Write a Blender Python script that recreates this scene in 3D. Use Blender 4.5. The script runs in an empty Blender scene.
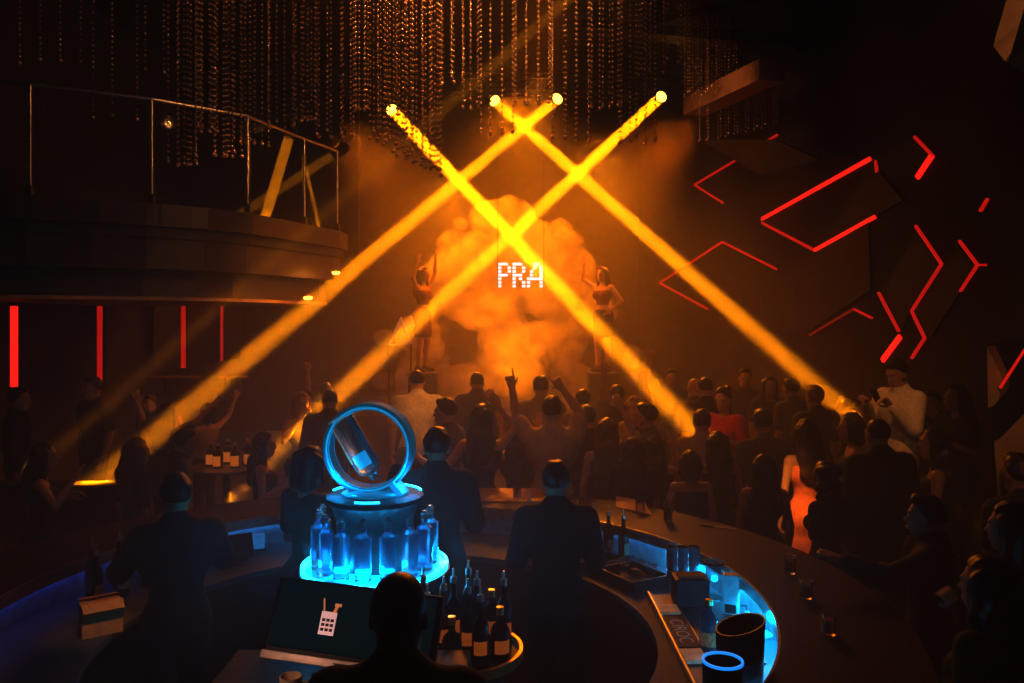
import bpy, bmesh, math, random
import numpy as np
from mathutils import Vector, Matrix, Euler

SC = bpy.context.scene
COL = SC.collection
RND = random.Random(11)
H, V0, FPX = 2.6, 320.0, 800.0          # eye height, horizon row, focal length in pixels


def at(u, v, d):
    """point that stands d metres in front of the camera at picture column u, row v"""
    return Vector(((u - 512) * d / FPX, d, H - (v - V0) * d / FPX))


# ------------------------------------------------------------------ materials
MATS = {}


def mat(name, col=(0.5, 0.5, 0.5), rough=0.6, metal=0.0, emit=None, es=0.0, trans=0.0, noise=0.25, nscale=14.0,
        coat=0.0, alpha=1.0, ior=1.45, spec=0.5, bump=0.0):
    if name in MATS:
        return MATS[name]
    m = bpy.data.materials.new(name)
    m.use_nodes = True
    nt = m.node_tree
    b = nt.nodes['Principled BSDF']
    b.inputs['Roughness'].default_value = rough
    b.inputs['Metallic'].default_value = metal
    b.inputs['IOR'].default_value = ior
    b.inputs['Specular IOR Level'].default_value = spec
    b.inputs['Coat Weight'].default_value = coat
    b.inputs['Transmission Weight'].default_value = trans
    b.inputs['Alpha'].default_value = alpha
    tc = nt.nodes.new('ShaderNodeTexCoord')
    nz = nt.nodes.new('ShaderNodeTexNoise')
    nz.inputs['Scale'].default_value = nscale
    nz.inputs['Detail'].default_value = 4
    nt.links.new(tc.outputs['Object'], nz.inputs['Vector'])
    rp = nt.nodes.new('ShaderNodeValToRGB')
    rp.color_ramp.elements[0].position = 0.3
    rp.color_ramp.elements[1].position = 0.7
    rp.color_ramp.elements[0].color = [c * (1 - noise) for c in col] + [1]
    rp.color_ramp.elements[1].color = [min(1, c * (1 + noise)) for c in col] + [1]
    nt.links.new(nz.outputs['Fac'], rp.inputs['Fac'])
    nt.links.new(rp.outputs['Color'], b.inputs['Base Color'])
    if bump:
        bp = nt.nodes.new('ShaderNodeBump')
        bp.inputs['Strength'].default_value = bump
        bp.inputs['Distance'].default_value = 0.01
        nt.links.new(nz.outputs['Fac'], bp.inputs['Height'])
        nt.links.new(bp.outputs['Normal'], b.inputs['Normal'])
    if emit:
        b.inputs['Emission Color'].default_value = (*emit, 1)
        b.inputs['Emission Strength'].default_value = es
    MATS[name] = m
    return m


# ------------------------------------------------------------------ mesh helpers
class MB:
    """collects simple solids and links them as ONE mesh object"""

    def __init__(s):
        s.bm = bmesh.new()

    def box(s, c, size, rot=None, bevel=0.0):
        r = bmesh.ops.create_cube(s.bm, size=1)
        M = Matrix.Translation(Vector(c)) @ (rot.to_4x4() if rot is not None else Matrix()) @ Matrix.Diagonal((*size, 1))
        bmesh.ops.transform(s.bm, matrix=M, verts=r['verts'])
        if bevel:
            es = list({e for v in r['verts'] for e in v.link_edges})
            bmesh.ops.bevel(s.bm, geom=es, offset=bevel, segments=2, affect='EDGES', profile=0.6)
        return s

    def tube(s, p, q, r1, r2=None, n=10, caps=True):
        p, q = Vector(p), Vector(q)
        d = q - p
        if d.length < 1e-6:
            return s
        M = Matrix.Translation((p + q) / 2) @ d.to_track_quat('Z', 'Y').to_matrix().to_4x4()
        bmesh.ops.create_cone(s.bm, cap_ends=caps, segments=n, radius1=r1, radius2=r1 if r2 is None else r2, depth=d.length, matrix=M)
        return s

    def path(s, pts, r, n=8):
        for a, b in zip(pts[:-1], pts[1:]):
            s.tube(a, b, r, n=n)
        for a in pts[1:-1]:
            s.ball(a, r, n)
        return s

    def ball(s, c, r, n=10, sc=(1, 1, 1)):
        M = Matrix.Translation(Vector(c)) @ Matrix.Diagonal((*sc, 1))
        bmesh.ops.create_uvsphere(s.bm, u_segments=n, v_segments=max(4, n // 2 + 1), radius=r, matrix=M)
        return s

    def lathe(s, prof, n=20, c=(0, 0, 0), M=None):
        c = Vector(c)
        rings = []
        for r, z in prof:
            if r < 1e-5:
                rings.append([s.bm.verts.new(c + Vector((0, 0, z)))])
            else:
                rings.append([s.bm.verts.new(c + Vector((r * math.cos(2 * math.pi * k / n), r * math.sin(2 * math.pi * k / n), z))) for k in range(n)])
        for a, b in zip(rings[:-1], rings[1:]):
            for k in range(n):
                q = (k + 1) % n
                if len(a) == 1 and len(b) == 1:
                    continue
                if len(a) == 1:
                    s.bm.faces.new((a[0], b[q], b[k]))
                elif len(b) == 1:
                    s.bm.faces.new((a[k], a[q], b[0]))
                else:
                    s.bm.faces.new((a[k], a[q], b[q], b[k]))
        if M is not None:
            bmesh.ops.transform(s.bm, matrix=M, verts=[v for r in rings for v in r])
        return s

    def prism(s, poly, z0, z1):
        """polygon in x, y (counter-clockwise) raised from z0 to z1"""
        a = [s.bm.verts.new((x, y, z0)) for x, y in poly]
        b = [s.bm.verts.new((x, y, z1)) for x, y in poly]
        n = len(poly)
        s.bm.faces.new(a[::-1])
        s.bm.faces.new(b)
        for k in range(n):
            q = (k + 1) % n
            s.bm.faces.new((a[k], a[q], b[q], b[k]))
        return s

    def slab(s, pts, off):
        """polygon of 3-D points thickened by the vector off"""
        off = Vector(off)
        a = [s.bm.verts.new(Vector(p)) for p in pts]
        b = [s.bm.verts.new(Vector(p) + off) for p in pts]
        n = len(pts)
        s.bm.faces.new(a[::-1])
        s.bm.faces.new(b)
        for k in range(n):
            q = (k + 1) % n
            s.bm.faces.new((a[k], a[q], b[q], b[k]))
        return s

    def arc(s, c, r0, r1, z0, z1, a0, a1, n=48):
        full = abs(a1 - a0) >= 359.9
        ks = range(n) if full else range(n + 1)
        rings = []
        for k in ks:
            t = math.radians(a0 + (a1 - a0) * k / n)
            cs, sn = math.cos(t), math.sin(t)
            rings.append([s.bm.verts.new((c[0] + r * cs, c[1] + r * sn, z)) for r, z in ((r0, z0), (r1, z0), (r1, z1), (r0, z1))])
        m = len(rings)
        for k in range(m if full else m - 1):
            a, b = rings[k], rings[(k + 1) % m]
            for j in range(4):
                q = (j + 1) % 4
                s.bm.faces.new((a[j], b[j], b[q], a[q]))
        if not full:
            s.bm.faces.new(rings[0])
            s.bm.faces.new(rings[-1][::-1])
        return s

    def build(s, name, m, parent=None, smooth=False, loc=None, recalc=True):
        if recalc:
            bmesh.ops.recalc_face_normals(s.bm, faces=s.bm.faces)
        me = bpy.data.meshes.new(name)
        s.bm.to_mesh(me)
        s.bm.free()
        return link(name, me, m, parent, smooth, loc)


def link(name, me, m, parent=None, smooth=False, loc=None):
    o = bpy.data.objects.new(name, me)
    COL.objects.link(o)
    if m is not None and not me.materials:
        me.materials.append(m)
    if smooth and len(me.polygons):
        me.polygons.foreach_set('use_smooth', np.ones(len(me.polygons), bool))
        if smooth == 'auto':
            me.set_sharp_from_angle(angle=math.radians(40))
    if parent is not None:
        o.parent = parent
    if loc is not None:
        o.location = loc
    return o


def tag(o, label=None, cat=None, group=None, kind=None):
    if label:
        o['label'] = label
    if cat:
        o['category'] = cat
    if group:
        o['group'] = group
    if kind:
        o['kind'] = kind
    return o


def thing(name, label, cat, loc=(0, 0, 0), rotz=0.0, group=None):
    o = bpy.data.objects.new(name, None)
    COL.objects.link(o)
    o.empty_display_size = 0.1
    o.location = loc
    o.rotation_euler = (0, 0, rotz)
    return tag(o, label, cat, group)


def copy_tree(o, parent=None):
    c = o.copy()
    COL.objects.link(c)
    if parent is not None:
        c.parent = parent
    for ch in list(o.children):
        copy_tree(ch, c)
    return c


def structure(name, mb, m, smooth=False):
    return tag(mb.build(name, m, smooth=smooth), kind='structure')


# ------------------------------------------------------------------ implicit surfaces (bodies, hair, clothes, smoke)
def P_rc(a, b, r1, r2=None, k=0.03, sy=1.0, op='u'):
    """tapered capsule; sy < 1 flattens it front to back"""
    a, b = np.array(a, float), np.array(b, float)
    r2 = r1 if r2 is None else r2
    R = max(r1, r2)
    lo, hi = np.minimum(a, b) - R, np.maximum(a, b) + R
    S = np.array((1.0, 1.0 / sy, 1.0))
    A, ab = a * S, (b - a) * S
    den = max(1e-9, float(ab @ ab))

    def f(X, Y, Z, off=0.0):
        x, y, z = X - A[0], Y * S[1] - A[1], Z - A[2]
        t = np.clip((x * ab[0] + y * ab[1] + z * ab[2]) / den, 0, 1)
        d = np.sqrt((x - t * ab[0]) ** 2 + (y - t * ab[1]) ** 2 + (z - t * ab[2]) ** 2) - (r1 + (r2 - r1) * t)
        return d * min(1.0, sy * 1.15) - off
    return [f, lo, hi, k, op]


def P_el(c, r, k=0.03, R=None, op='u', cuts=None):
    """ellipsoid, R a rotation matrix; cuts = [(point, normal)] keeps the side the normal points away from, in the ellipsoid's axes"""
    c, r = np.array(c, float), np.array(r, float)
    M = np.array(R if R is not None else np.eye(3), float)
    ext = np.sqrt((M ** 2) @ (r ** 2))

    def f(X, Y, Z, off=0.0):
        x, y, z = X - c[0], Y - c[1], Z - c[2]
        q = [M[0, i] * x + M[1, i] * y + M[2, i] * z for i in range(3)]
        rr = r + off
        k0 = np.sqrt((q[0] / rr[0]) ** 2 + (q[1] / rr[1]) ** 2 + (q[2] / rr[2]) ** 2)
        k1 = np.sqrt((q[0] / rr[0] ** 2) ** 2 + (q[1] / rr[1] ** 2) ** 2 + (q[2] / rr[2] ** 2) ** 2) + 1e-9
        d = k0 * (k0 - 1) / k1
        for p, n in (cuts or ()):
            d = np.maximum(d, (q[0] - p[0]) * n[0] + (q[1] - p[1]) * n[1] + (q[2] - p[2]) * n[2])
        return d
    return [f, c - ext, c + ext, k, op]


def sdf_mesh(name, prims, vox, off=0.0, cuts=(), wob=None):
    """surface nets over a smooth union of prims; cuts = [(axis, sign, value)] keep sign*coord < sign*value"""
    us = [p for p in prims if p[4] == 'u']
    lo = np.min([p[1] for p in us], axis=0) - 3 * vox - off
    hi = np.max([p[2] for p in us], axis=0) + 3 * vox + off
    n = np.ceil((hi - lo) / vox).astype(int) + 1
    F = np.full(n, 0.1, np.float32)
    ax = [(lo[i] + vox * np.arange(n[i])).astype(np.float32) for i in range(3)]
    for f, l, h, k, op in prims:
        m = 0.035 + off + k
        i0 = np.clip(np.floor((l - m - lo) / vox).astype(int), 0, n)
        i1 = np.clip(np.ceil((h + m - lo) / vox).astype(int) + 1, 0, n)
        if (i1 <= i0).any():
            continue
        sl = tuple(slice(a, b) for a, b in zip(i0, i1))
        d = f(ax[0][sl[0]][:, None, None], ax[1][sl[1]][None, :, None], ax[2][sl[2]][None, None, :], off).astype(np.float32)
        s = F[sl]
        if op == 'u':
            h_ = np.clip(0.5 + 0.5 * (s - d) / k, 0, 1)
            F[sl] = s + (d - s) * h_ - k * h_ * (1 - h_)
        else:
            F[sl] = np.maximum(s, -d)
    for axis, sg, val in cuts:
        sh = [1, 1, 1]
        sh[axis] = -1
        F = np.maximum(F, (sg * (ax[axis] - val)).reshape(sh).astype(np.float32))
    if wob is not None:
        F = F + wob(ax[0][:, None, None], ax[1][None, :, None], ax[2][None, None, :]).astype(np.float32)
        F[0], F[-1] = 0.1, 0.1
        F[:, 0], F[:, -1] = 0.1, 0.1
        F[:, :, 0], F[:, :, -1] = 0.1, 0.1
    ins = F < 0
    nc = n - 1
    acc = np.zeros((*nc, 3), np.float32)
    cnt = np.zeros(nc, np.float32)
    edges = []
    for a in range(3):
        s0 = [slice(None)] * 3
        s1 = [slice(None)] * 3
        s0[a] = slice(0, -1)
        s1[a] = slice(1, None)
        f0, f1 = F[tuple(s0)], F[tuple(s1)]
        ch = ins[tuple(s0)] != ins[tuple(s1)]
        idx = np.argwhere(ch)
        b, c = (a + 1) % 3, (a + 2) % 3
        ok = (idx[:, b] > 0) & (idx[:, c] > 0) & (idx[:, b] < n[b] - 1) & (idx[:, c] < n[c] - 1)
        idx = idx[ok]
        if not len(idx):
            continue
        ti = tuple(idx.T)
        v0, v1 = f0[ti], f1[ti]
        t = v0 / (v0 - v1)
        pos = idx.astype(np.float32)
        pos[:, a] += t
        q = []
        for db, dc in ((0, 0), (-1, 0), (-1, -1), (0, -1)):
            ci = idx.copy()
            ci[:, b] += db
            ci[:, c] += dc
            np.add.at(acc, tuple(ci.T), pos)
            np.add.at(cnt, tuple(ci.T), 1)
            q.append(np.ravel_multi_index(tuple(ci.T), nc))
        q = np.stack(q, 1)
        flip = v0 > 0
        q[flip] = q[flip][:, ::-1]
        edges.append(q)
    if not edges:
        return None
    m = cnt > 0
    vid = np.full(m.size, -1, np.int64)
    fm = m.ravel()
    vid[fm] = np.arange(fm.sum())
    co = acc.reshape(-1, 3)[fm] / cnt.ravel()[fm][:, None] * vox + lo
    quads = vid[np.concatenate(edges)]
    return np_mesh(name, co, quads)


def np_mesh(name, co, faces):
    me = bpy.data.meshes.new(name)
    k = faces.shape[1]
    me.vertices.add(len(co))
    me.vertices.foreach_set('co', np.ascontiguousarray(co, np.float32).ravel())
    me.loops.add(faces.size)
    me.loops.foreach_set('vertex_index', np.ascontiguousarray(faces, np.int32).ravel())
    me.polygons.add(len(faces))
    me.polygons.foreach_set('loop_start', np.arange(0, faces.size, k, dtype=np.int32))
    me.polygons.foreach_set('loop_total', np.full(len(faces), k, np.int32))
    me.polygons.foreach_set('use_smooth', np.ones(len(faces), bool))
    me.update(calc_edges=True)
    return me


# ------------------------------------------------------------------ camera, world haze, view
cam = bpy.data.objects.new('camera', bpy.data.cameras.new('camera'))
COL.objects.link(cam)
cam.location = (0, 0, H)
cam.rotation_euler = (math.pi / 2, 0, 0)
cam.data.sensor_width = 36
cam.data.lens = FPX / 1024 * 36
cam.data.shift_y = -(341.5 - V0) / 1024
cam.data.clip_end = 200
SC.camera = cam
SC.view_settings.view_transform = 'Standard'
SC.view_settings.look = 'None'
SC.view_settings.exposure = 0.16
SC.view_settings.gamma = 0.79
SC.cycles.volume_bounces = 0
SC.cycles.max_bounces = 6
SC.cycles.diffuse_bounces = 2
SC.cycles.glossy_bounces = 3
SC.cycles.transmission_bounces = 6
SC.cycles.transparent_max_bounces = 12
SC.cycles.sample_clamp_indirect = 3
SC.cycles.volume_step_rate = 2.0
w = bpy.data.worlds.new('world')
SC.world = w
w.use_nodes = True
nt = w.node_tree
nt.nodes['Background'].inputs['Color'].default_value = (0, 0, 0, 1)
vs = nt.nodes.new('ShaderNodeVolumeScatter')
vs.inputs['Color'].default_value = (1, 1, 1, 1)
vs.inputs['Density'].default_value = 0.032
vs.inputs['Anisotropy'].default_value = 0.45
nt.links.new(vs.outputs[0], nt.nodes['World Output'].inputs['Volume'])

AMBER = (1.0, 0.31, 0.003)


def light(name, kind, loc, energy, col, size=0.1, target=None, angle=None, blend=0.3, parent=None, shape=None, sy=None, spread=None):
    l = bpy.data.lights.new(name, kind)
    l.energy = energy
    l.color = col
    if kind == 'AREA':
        l.size = size
        if shape:
            l.shape = shape
        if sy:
            l.size_y = sy
        if spread:
            l.spread = spread
    else:
        l.shadow_soft_size = size
    if kind == 'SPOT':
        l.spot_size = angle
        l.spot_blend = blend
    o = bpy.data.objects.new(name, l)
    COL.objects.link(o)
    o.location = loc
    if target is not None:
        o.rotation_euler = (Vector(target) - Vector(loc)).to_track_quat('-Z', 'Y').to_euler()
    return o
# ------------------------------------------------------------------ shared materials
M_black = mat('black_paint', (0.012, 0.011, 0.011), 0.55)
M_wall = mat('dark_wall', (0.03, 0.024, 0.022), 0.7, nscale=3)
M_floor = mat('dark_floor', (0.03, 0.022, 0.018), 0.35, nscale=5)
M_panel = mat('dark_panel', (0.026, 0.019, 0.016), 0.5, nscale=4)
M_fascia = mat('fascia_lacquer', (0.035, 0.024, 0.018), 0.45, nscale=2)
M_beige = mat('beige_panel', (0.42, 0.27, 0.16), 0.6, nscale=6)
M_steel = mat('brushed_steel', (0.55, 0.52, 0.5), 0.32, 1.0, noise=0.08, nscale=40)
M_dsteel = mat('dark_steel', (0.09, 0.085, 0.085), 0.5, 0.7, nscale=30)
M_glass = mat('clear_glass', (0.95, 0.97, 0.97), 0.03, trans=1.0, noise=0.02)
M_railglass = mat('railing_glass', (0.95, 0.97, 0.97), 0.03, trans=1.0, noise=0.02, ior=1.06)
M_wood = mat('dark_wood', (0.085, 0.05, 0.03), 0.28, nscale=8, coat=0.3)
M_bartop = mat('bar_top_stone', (0.03, 0.016, 0.008), 0.5, nscale=9, spec=0.12)
M_red = mat('red_led', (0.2, 0.01, 0.01), 0.5, emit=(1.0, 0.02, 0.012), es=0.62, noise=0)
M_redhot = mat('bright_red_led', (0.2, 0.01, 0.01), 0.5, emit=(1.0, 0.022, 0.012), es=1.5, noise=0)
M_reddim = mat('dim_red_led', (0.2, 0.01, 0.01), 0.5, emit=(1.0, 0.03, 0.01), es=0.22, noise=0)
M_cyan = mat('cyan_led', (0.1, 0.4, 0.5), 0.4, emit=(0.01, 0.55, 1.0), es=5.5, noise=0)
M_blue = mat('blue_led', (0.05, 0.2, 0.4), 0.4, emit=(0.004, 0.12, 0.55), es=1.4, noise=0)

# ------------------------------------------------------------------ room shell
structure('floor', MB().box((-0.4, 8.0, -0.05), (15.5, 19.0, 0.1)), M_floor)
structure('ceiling', MB().box((-0.4, 8.0, 7.35), (15.5, 19.0, 0.1)), M_wall)
structure('wall_back', MB().box((-0.4, 17.2, 3.6), (15.5, 0.2, 7.4)), M_wall)
structure('wall_left', MB().box((-6.4, 11.0, 3.6), (0.2, 12.6, 7.4)), M_wall)
WA, WB = Vector((2.7, 17.0)), Vector((4.9, 7.0))
WDIR = (WB - WA).normalized()
WN = Vector((-WDIR.y, WDIR.x)) * (1 if (-WDIR.y) < 0 else -1)       # towards the room
mbw = MB()
p, q = WA, WA + WDIR * 12.5
mbw.slab([(p.x, p.y, 0), (q.x, q.y, 0), (q.x, q.y, 7.35), (p.x, p.y, 7.35)], (-WN.x * 0.2, -WN.y * 0.2, 0))
structure('wall_right', mbw, M_wall)
# raised dance floor
structure('floor_platform', MB().prism([(-6.3, 7.9), (4.5, 7.9), (2.75, 17.0), (-6.3, 17.0)], 0.0, 0.25), M_floor)
# stage block
structure('trim_1', MB().box((-0.2, 14.6, 0.65), (5.6, 3.4, 0.8), bevel=0.02), M_black)


def on_wall(u, v, off=0.03):
    """the point of the right wall seen at picture column u, row v"""
    k = (u - 512) / FPX
    t = (k * WA.y - WA.x) / (WDIR.x - k * WDIR.y)
    b = WA + WDIR * t
    d = b.y
    b = b + WN * off
    return Vector((b.x, b.y, H - (v - V0) * d / FPX))


def led(name, label, uvs, wpx, m, group='red light lines on the right wall', depth=0.03):
    """a light profile along the right wall through picture points, wpx thick there"""
    o = MB()
    pts = [on_wall(u, v) for u, v in uvs]
    n3 = Vector((WN.x, WN.y, 0))
    for a, b in zip(pts[:-1], pts[1:]):
        w_ = 0.85 * wpx * ((a.y + b.y) / 2) / FPX
        d = b - a
        z = n3.cross(d.normalized()).normalized()
        R = Matrix((d.normalized(), z, n3)).transposed()
        o.box((a + b) / 2, (d.length + w_ * 0.4, w_, depth), R)
    return tag(o.build(name, m), label, 'light strip', group)


led('led_strip', 'thin red light line bent in a wide V, topmost left on the right wall', [(725, 203), (696, 185), (738, 160), (779, 135)], 2.2, M_red)
led('led_strip', 'thick bright red light line, long slanted zigzag in the middle of the right wall', [(872, 159), (764, 219)], 4.2, M_redhot)
led('led_strip', 'red light line bent in a V right under the thick slanted one', [(764, 223), (816, 250)], 3.0, M_red)
led('led_strip', 'bright red light line rising right from the tip of the V', [(817, 250), (877, 217)], 4.0, M_redhot)
led('led_strip', 'short upright red light mark right of the thick slanted line', [(878, 161), (879, 172)], 3.0, M_red)
led('led_strip', 'thin red light line shaped like an arrowhead behind the rightmost amber beam', [(709, 309), (661, 283), (724, 242), (778, 269)], 2.2, M_red)
led('led_strip', 'dim red light line low on the right wall beside the end of a beam', [(812, 335), (856, 309)], 2.0, M_reddim)
led('led_strip', 'short red light line at the right tip of the dim one', [(856, 309), (874, 318)], 2.2, M_red)
led('led_strip', 'straight red light line slanting down above the man in white', [(881, 293), (901, 331)], 2.8, M_red)
led('led_strip', 'thick bright red light line just above the head of the man in white', [(902, 337), (885, 360)], 6, M_redhot)
led('led_strip', 'red light line in a long lightning zigzag above the man in white', [(918, 226), (944, 264), (914, 311), (927, 338), (914, 358)], 2.8, M_red)
led('led_strip', 'red light line shaped like a sideways V, rightmost on the wall', [(962, 241), (980, 265), (963, 291)], 2.6, M_red)
led('led_strip', 'tiny red light line pointing right from the tip of the sideways V', [(980, 265), (988, 265)], 2.6, M_red)
led('led_strip', 'thick bright red light line in a hook high on the right wall', [(934, 156), (920, 177)], 6.5, M_redhot)
led('led_strip', 'thin red light line above the thick hook high on the right wall', [(917, 137), (935, 156)], 2.6, M_red)
led('led_strip', 'short red light line at the upper right edge of the wall', [(983, 211), (990, 199)], 3, M_red)

# raised slanted panels on the right wall, between the light lines
tn = 2
for poly in ([(700, 190), (780, 138), (862, 160), (766, 216), (728, 205)],
             [(668, 283), (724, 246), (778, 272), (816, 254), (870, 222), (872, 290), (812, 330), (760, 335)],
             [(822, 246), (874, 164), (905, 200), (878, 216)],
             [(886, 292), (918, 232), (940, 265), (911, 311), (904, 330)],
             [(918, 312), (946, 266), (960, 246), (976, 266), (960, 294), (932, 338)],
             [(865, 150), (914, 138), (931, 157), (915, 178), (880, 165)]):
    pts = [on_wall(u, v, 0.0) for u, v in poly]
    structure('trim_%d' % tn, MB().slab(pts, (WN.x * 0.025, WN.y * 0.025, 0)), M_panel)
    tn += 1

# ------------------------------------------------------------------ left wall: red tubes, panels and ledges
def tube_light(label, u, v1, d, w_, m=M_red):
    a, b = at(u, 306, d), at(u, v1, d)
    t = thing('mounted_tube_light', label, 'tube light', (a.x, a.y, b.z), group='upright red tubes under the balcony')
    h = a.z - b.z
    MB().box((0, 0, h / 2), (w_, 0.03, h)).build('light_tube', m, t)
    MB().box((-w_ * 0.75, 0.02, h / 2), (w_ * 0.35, 0.06, h)).box((w_ * 0.75, 0.02, h / 2), (w_ * 0.35, 0.06, h)).build('housing', M_black, t)


tube_light('wide upright red tube light at the far left edge under the balcony', 14.5, 387, 9.2, 0.085, M_redhot)
tube_light('upright red tube light second from the left under the balcony', 100, 391, 11.2, 0.07)
tube_light('upright red tube light third from the left, on the booth panel', 183.5, 368, 13.6, 0.075)
tube_light('thin upright red tube light, rightmost under the balcony', 222, 361, 15.0, 0.045)
a, b, c, d_ = at(154, 374, 13.7), at(240, 358, 15.6), at(240, 300, 15.6), at(154, 300, 13.7)
structure('trim_20', MB().slab([a, b, c, d_], (0.0, 0.06, 0)), M_panel)
for (u0, u1, v, d, lb) in ((148, 199, 377, 13.2, 'pale narrow wall ledge behind the woman with raised arms, left piece'),
                           (221, 246, 377, 13.2, 'pale narrow wall ledge behind the woman with raised arms, right piece')):
    a, b = at(u0, v, d), at(u1, v, d)
    o = thing('wall_ledge', lb, 'ledge', (a + b) / 2)
    MB().box((0, 0, 0), ((b - a).length, 0.25, 0.03), bevel=0.006).build('ledge_board', M_beige, o)
    MB().box((-0.1, 0.0, -0.16), (0.03, 0.2, 0.3)).build('bracket', M_black, o)
    MB().box((0.1, 0.0, -0.16), (0.03, 0.2, 0.3)).build('bracket', M_black, o)

# ------------------------------------------------------------------ balcony
FR = [(-6.3, 7.5), (-5.6, 7.75), (-4.9, 8.05), (-3.92, 8.6), (-3.42, 9.0), (-3.08, 9.5), (-2.85, 10.1), (-2.66, 10.7), (-2.43, 11.3), (-2.42, 11.8), (-2.6, 12.4), (-3.0, 13.0)]


def fascia(off, z0, z1, cut=0.0):
    pts = []
    n = len(FR)
    for i, (x, y) in enumerate(FR):
        x0, y0 = FR[max(0, i - 1)]
        x1, y1 = FR[min(n - 1, i + 1)]
        t = Vector((x1 - x0, y1 - y0)).normalized()
        nn = Vector((-t.y, t.x))                   # to the left of the walk: into the slab
        pts.append((x + nn.x * off, y + nn.y * off))
    pts = [(x, y) for x, y in pts if y < 13.0 - cut]
    pts[0] = (-6.3, pts[0][1])
    return pts + [(-6.3, pts[-1][1])]


structure('balcony_slab', MB().prism(fascia(0.0, 0, 0), 3.62, 3.86), M_fascia)
structure('trim_21', MB().prism(fascia(0.06, 0, 0), 3.50, 3.62), M_black)
structure('trim_22', MB().prism(fascia(0.10, 0, 0, 0.3), 3.16, 3.50), M_fascia)
structure('trim_23', MB().prism(fascia(0.32, 0, 0, 0.6), 2.86, 3.16), M_fascia)
structure('trim_24', MB().prism(fascia(0.30, 0, 0, 0.6), 2.82, 2.86), M_beige)
# upstairs parapet wall at the back so the gallery reads as a room
structure('wall_gallery', MB().box((-4.6, 15.2, 5.6), (3.4, 0.15, 3.5)), M_wall)
rail = thing('balcony_railing', 'glass balcony railing with slim steel posts and a sloping top rail above the left fascia', 'railing', (0, 0, 3.86))
posts = [(-6.2, 7.55), (-4.88, 8.1), (-3.9, 8.66), (-3.1, 9.38), (-2.74, 10.55), (-2.47, 11.3)]
for x, y in posts:
    po = MB().tube((x, y, 0), (x, y, 1.12), 0.016, n=10).build('post', M_steel, rail, smooth='auto')
    MB().box((x, y, 0.05), (0.07, 0.07, 0.1), bevel=0.008).build('post_clamp', M_dsteel, po)
for (x0, y0), (x1, y1) in zip(posts[:-1], posts[1:]):
    a, b = Vector((x0, y0, 0)), Vector((x1, y1, 0))
    d = (b - a).normalized()
    ang = math.atan2(d.y, d.x)
    mm = (a + b) / 2
    gl = MB().box((mm.x, mm.y, 0.58), ((b - a).length - 0.08, 0.010, 0.98), Euler((0, 0, ang)).to_matrix()).build('glass_panel', M_railglass, rail)
    MB().tube((*(a + d * 0.12).xy, 0.88), (*(a + d * 0.12 + Vector((-d.y, d.x, 0)) * 0.02).xy, 0.88), 0.016, n=12).build('glass_clip', M_dsteel, gl)
MB().path([(x, y, 1.13) for x, y in posts], 0.022, 10).build('top_rail', M_steel, rail, smooth='auto')
for (u, v, d, lb) in ((336, 272, 11.0, 'added amber glow for a beam hit under the upper lip of the balcony end'), (308, 297, 10.3, 'added amber glow for a beam hit under the lowest lip of the balcony')):
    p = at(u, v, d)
    t = thing('beam_hit_glow', lb, 'lamp', p, group='added beam hit glows under the balcony lip')  # added glow standing for the bright spots where a beam hits the balcony edge
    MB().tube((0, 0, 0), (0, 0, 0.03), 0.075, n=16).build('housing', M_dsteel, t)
    MB().ball((0, 0, -0.01), 0.055, 14, (1, 1, 0.5)).build('glow_ball', mat('amber_hit_glow', (1, 0.5, 0.1), 0.4, emit=(1, 0.32, 0.03), es=14, noise=0), t, smooth=True)
    light('beam_hit_light', 'POINT', p + Vector((0.02, -0.1, -0.03)), 5.0, (1.0, 0.32, 0.03), 0.03)

# ------------------------------------------------------------------ ceiling beams and hanging facets, top right
def bar3(name, mb_pts, wid, hei, m):
    a, b = mb_pts
    d = (b - a).normalized()
    up = Vector((0, 0, 1))
    s = d.cross(up).normalized()
    R = Matrix((d, s, s.cross(d))).transposed()
    return structure(name, MB().box((a + b) / 2, ((b - a).length, wid, hei), R), m)


pa, pb = at(694, 107, 12.2), at(772, 70, 9.9)
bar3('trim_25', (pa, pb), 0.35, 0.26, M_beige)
bar3('trim_26', (at(640, 28, 12.5), at(850, -14, 9.0)), 0.4, 0.1, M_panel)
bar3('trim_27', (at(590, 27, 12.5), at(800, 46, 10.5)), 0.5, 0.14, M_panel)
structure('trim_28', MB().slab([at(700, 140, 12.3), at(775, 140, 10.2), at(820, 160, 9.6), at(760, 175, 11.0)], (0.1, 0.2, 0.05)), M_panel)
structure('trim_29', MB().slab([at(1010, -12, 5.6), at(1060, -12, 5.4), at(1005, 61, 5.6), at(993, 46, 5.7)], (0.35, 0.3, 0.0)), M_beige)
structure('trim_30', MB().slab([at(1030, -12, 5.3), at(1100, -12, 5.3), at(1100, 120, 5.3), at(1008, 63, 5.4)], (0.35, 0.3, 0.0)), M_black)

# angular pillar, right foreground
pil = thing('angular_pillar', 'faceted dark pillar with beige slanted faces at the right edge of the room', 'pillar', (0, 0, 0))
D = 5.3


def facet(name, uvs, m, d0=D, off=(0.18, 0.12, 0)):
    return MB().slab([at(u, v, d0) for u, v in uvs], off).build(name, m, pil)


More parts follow.
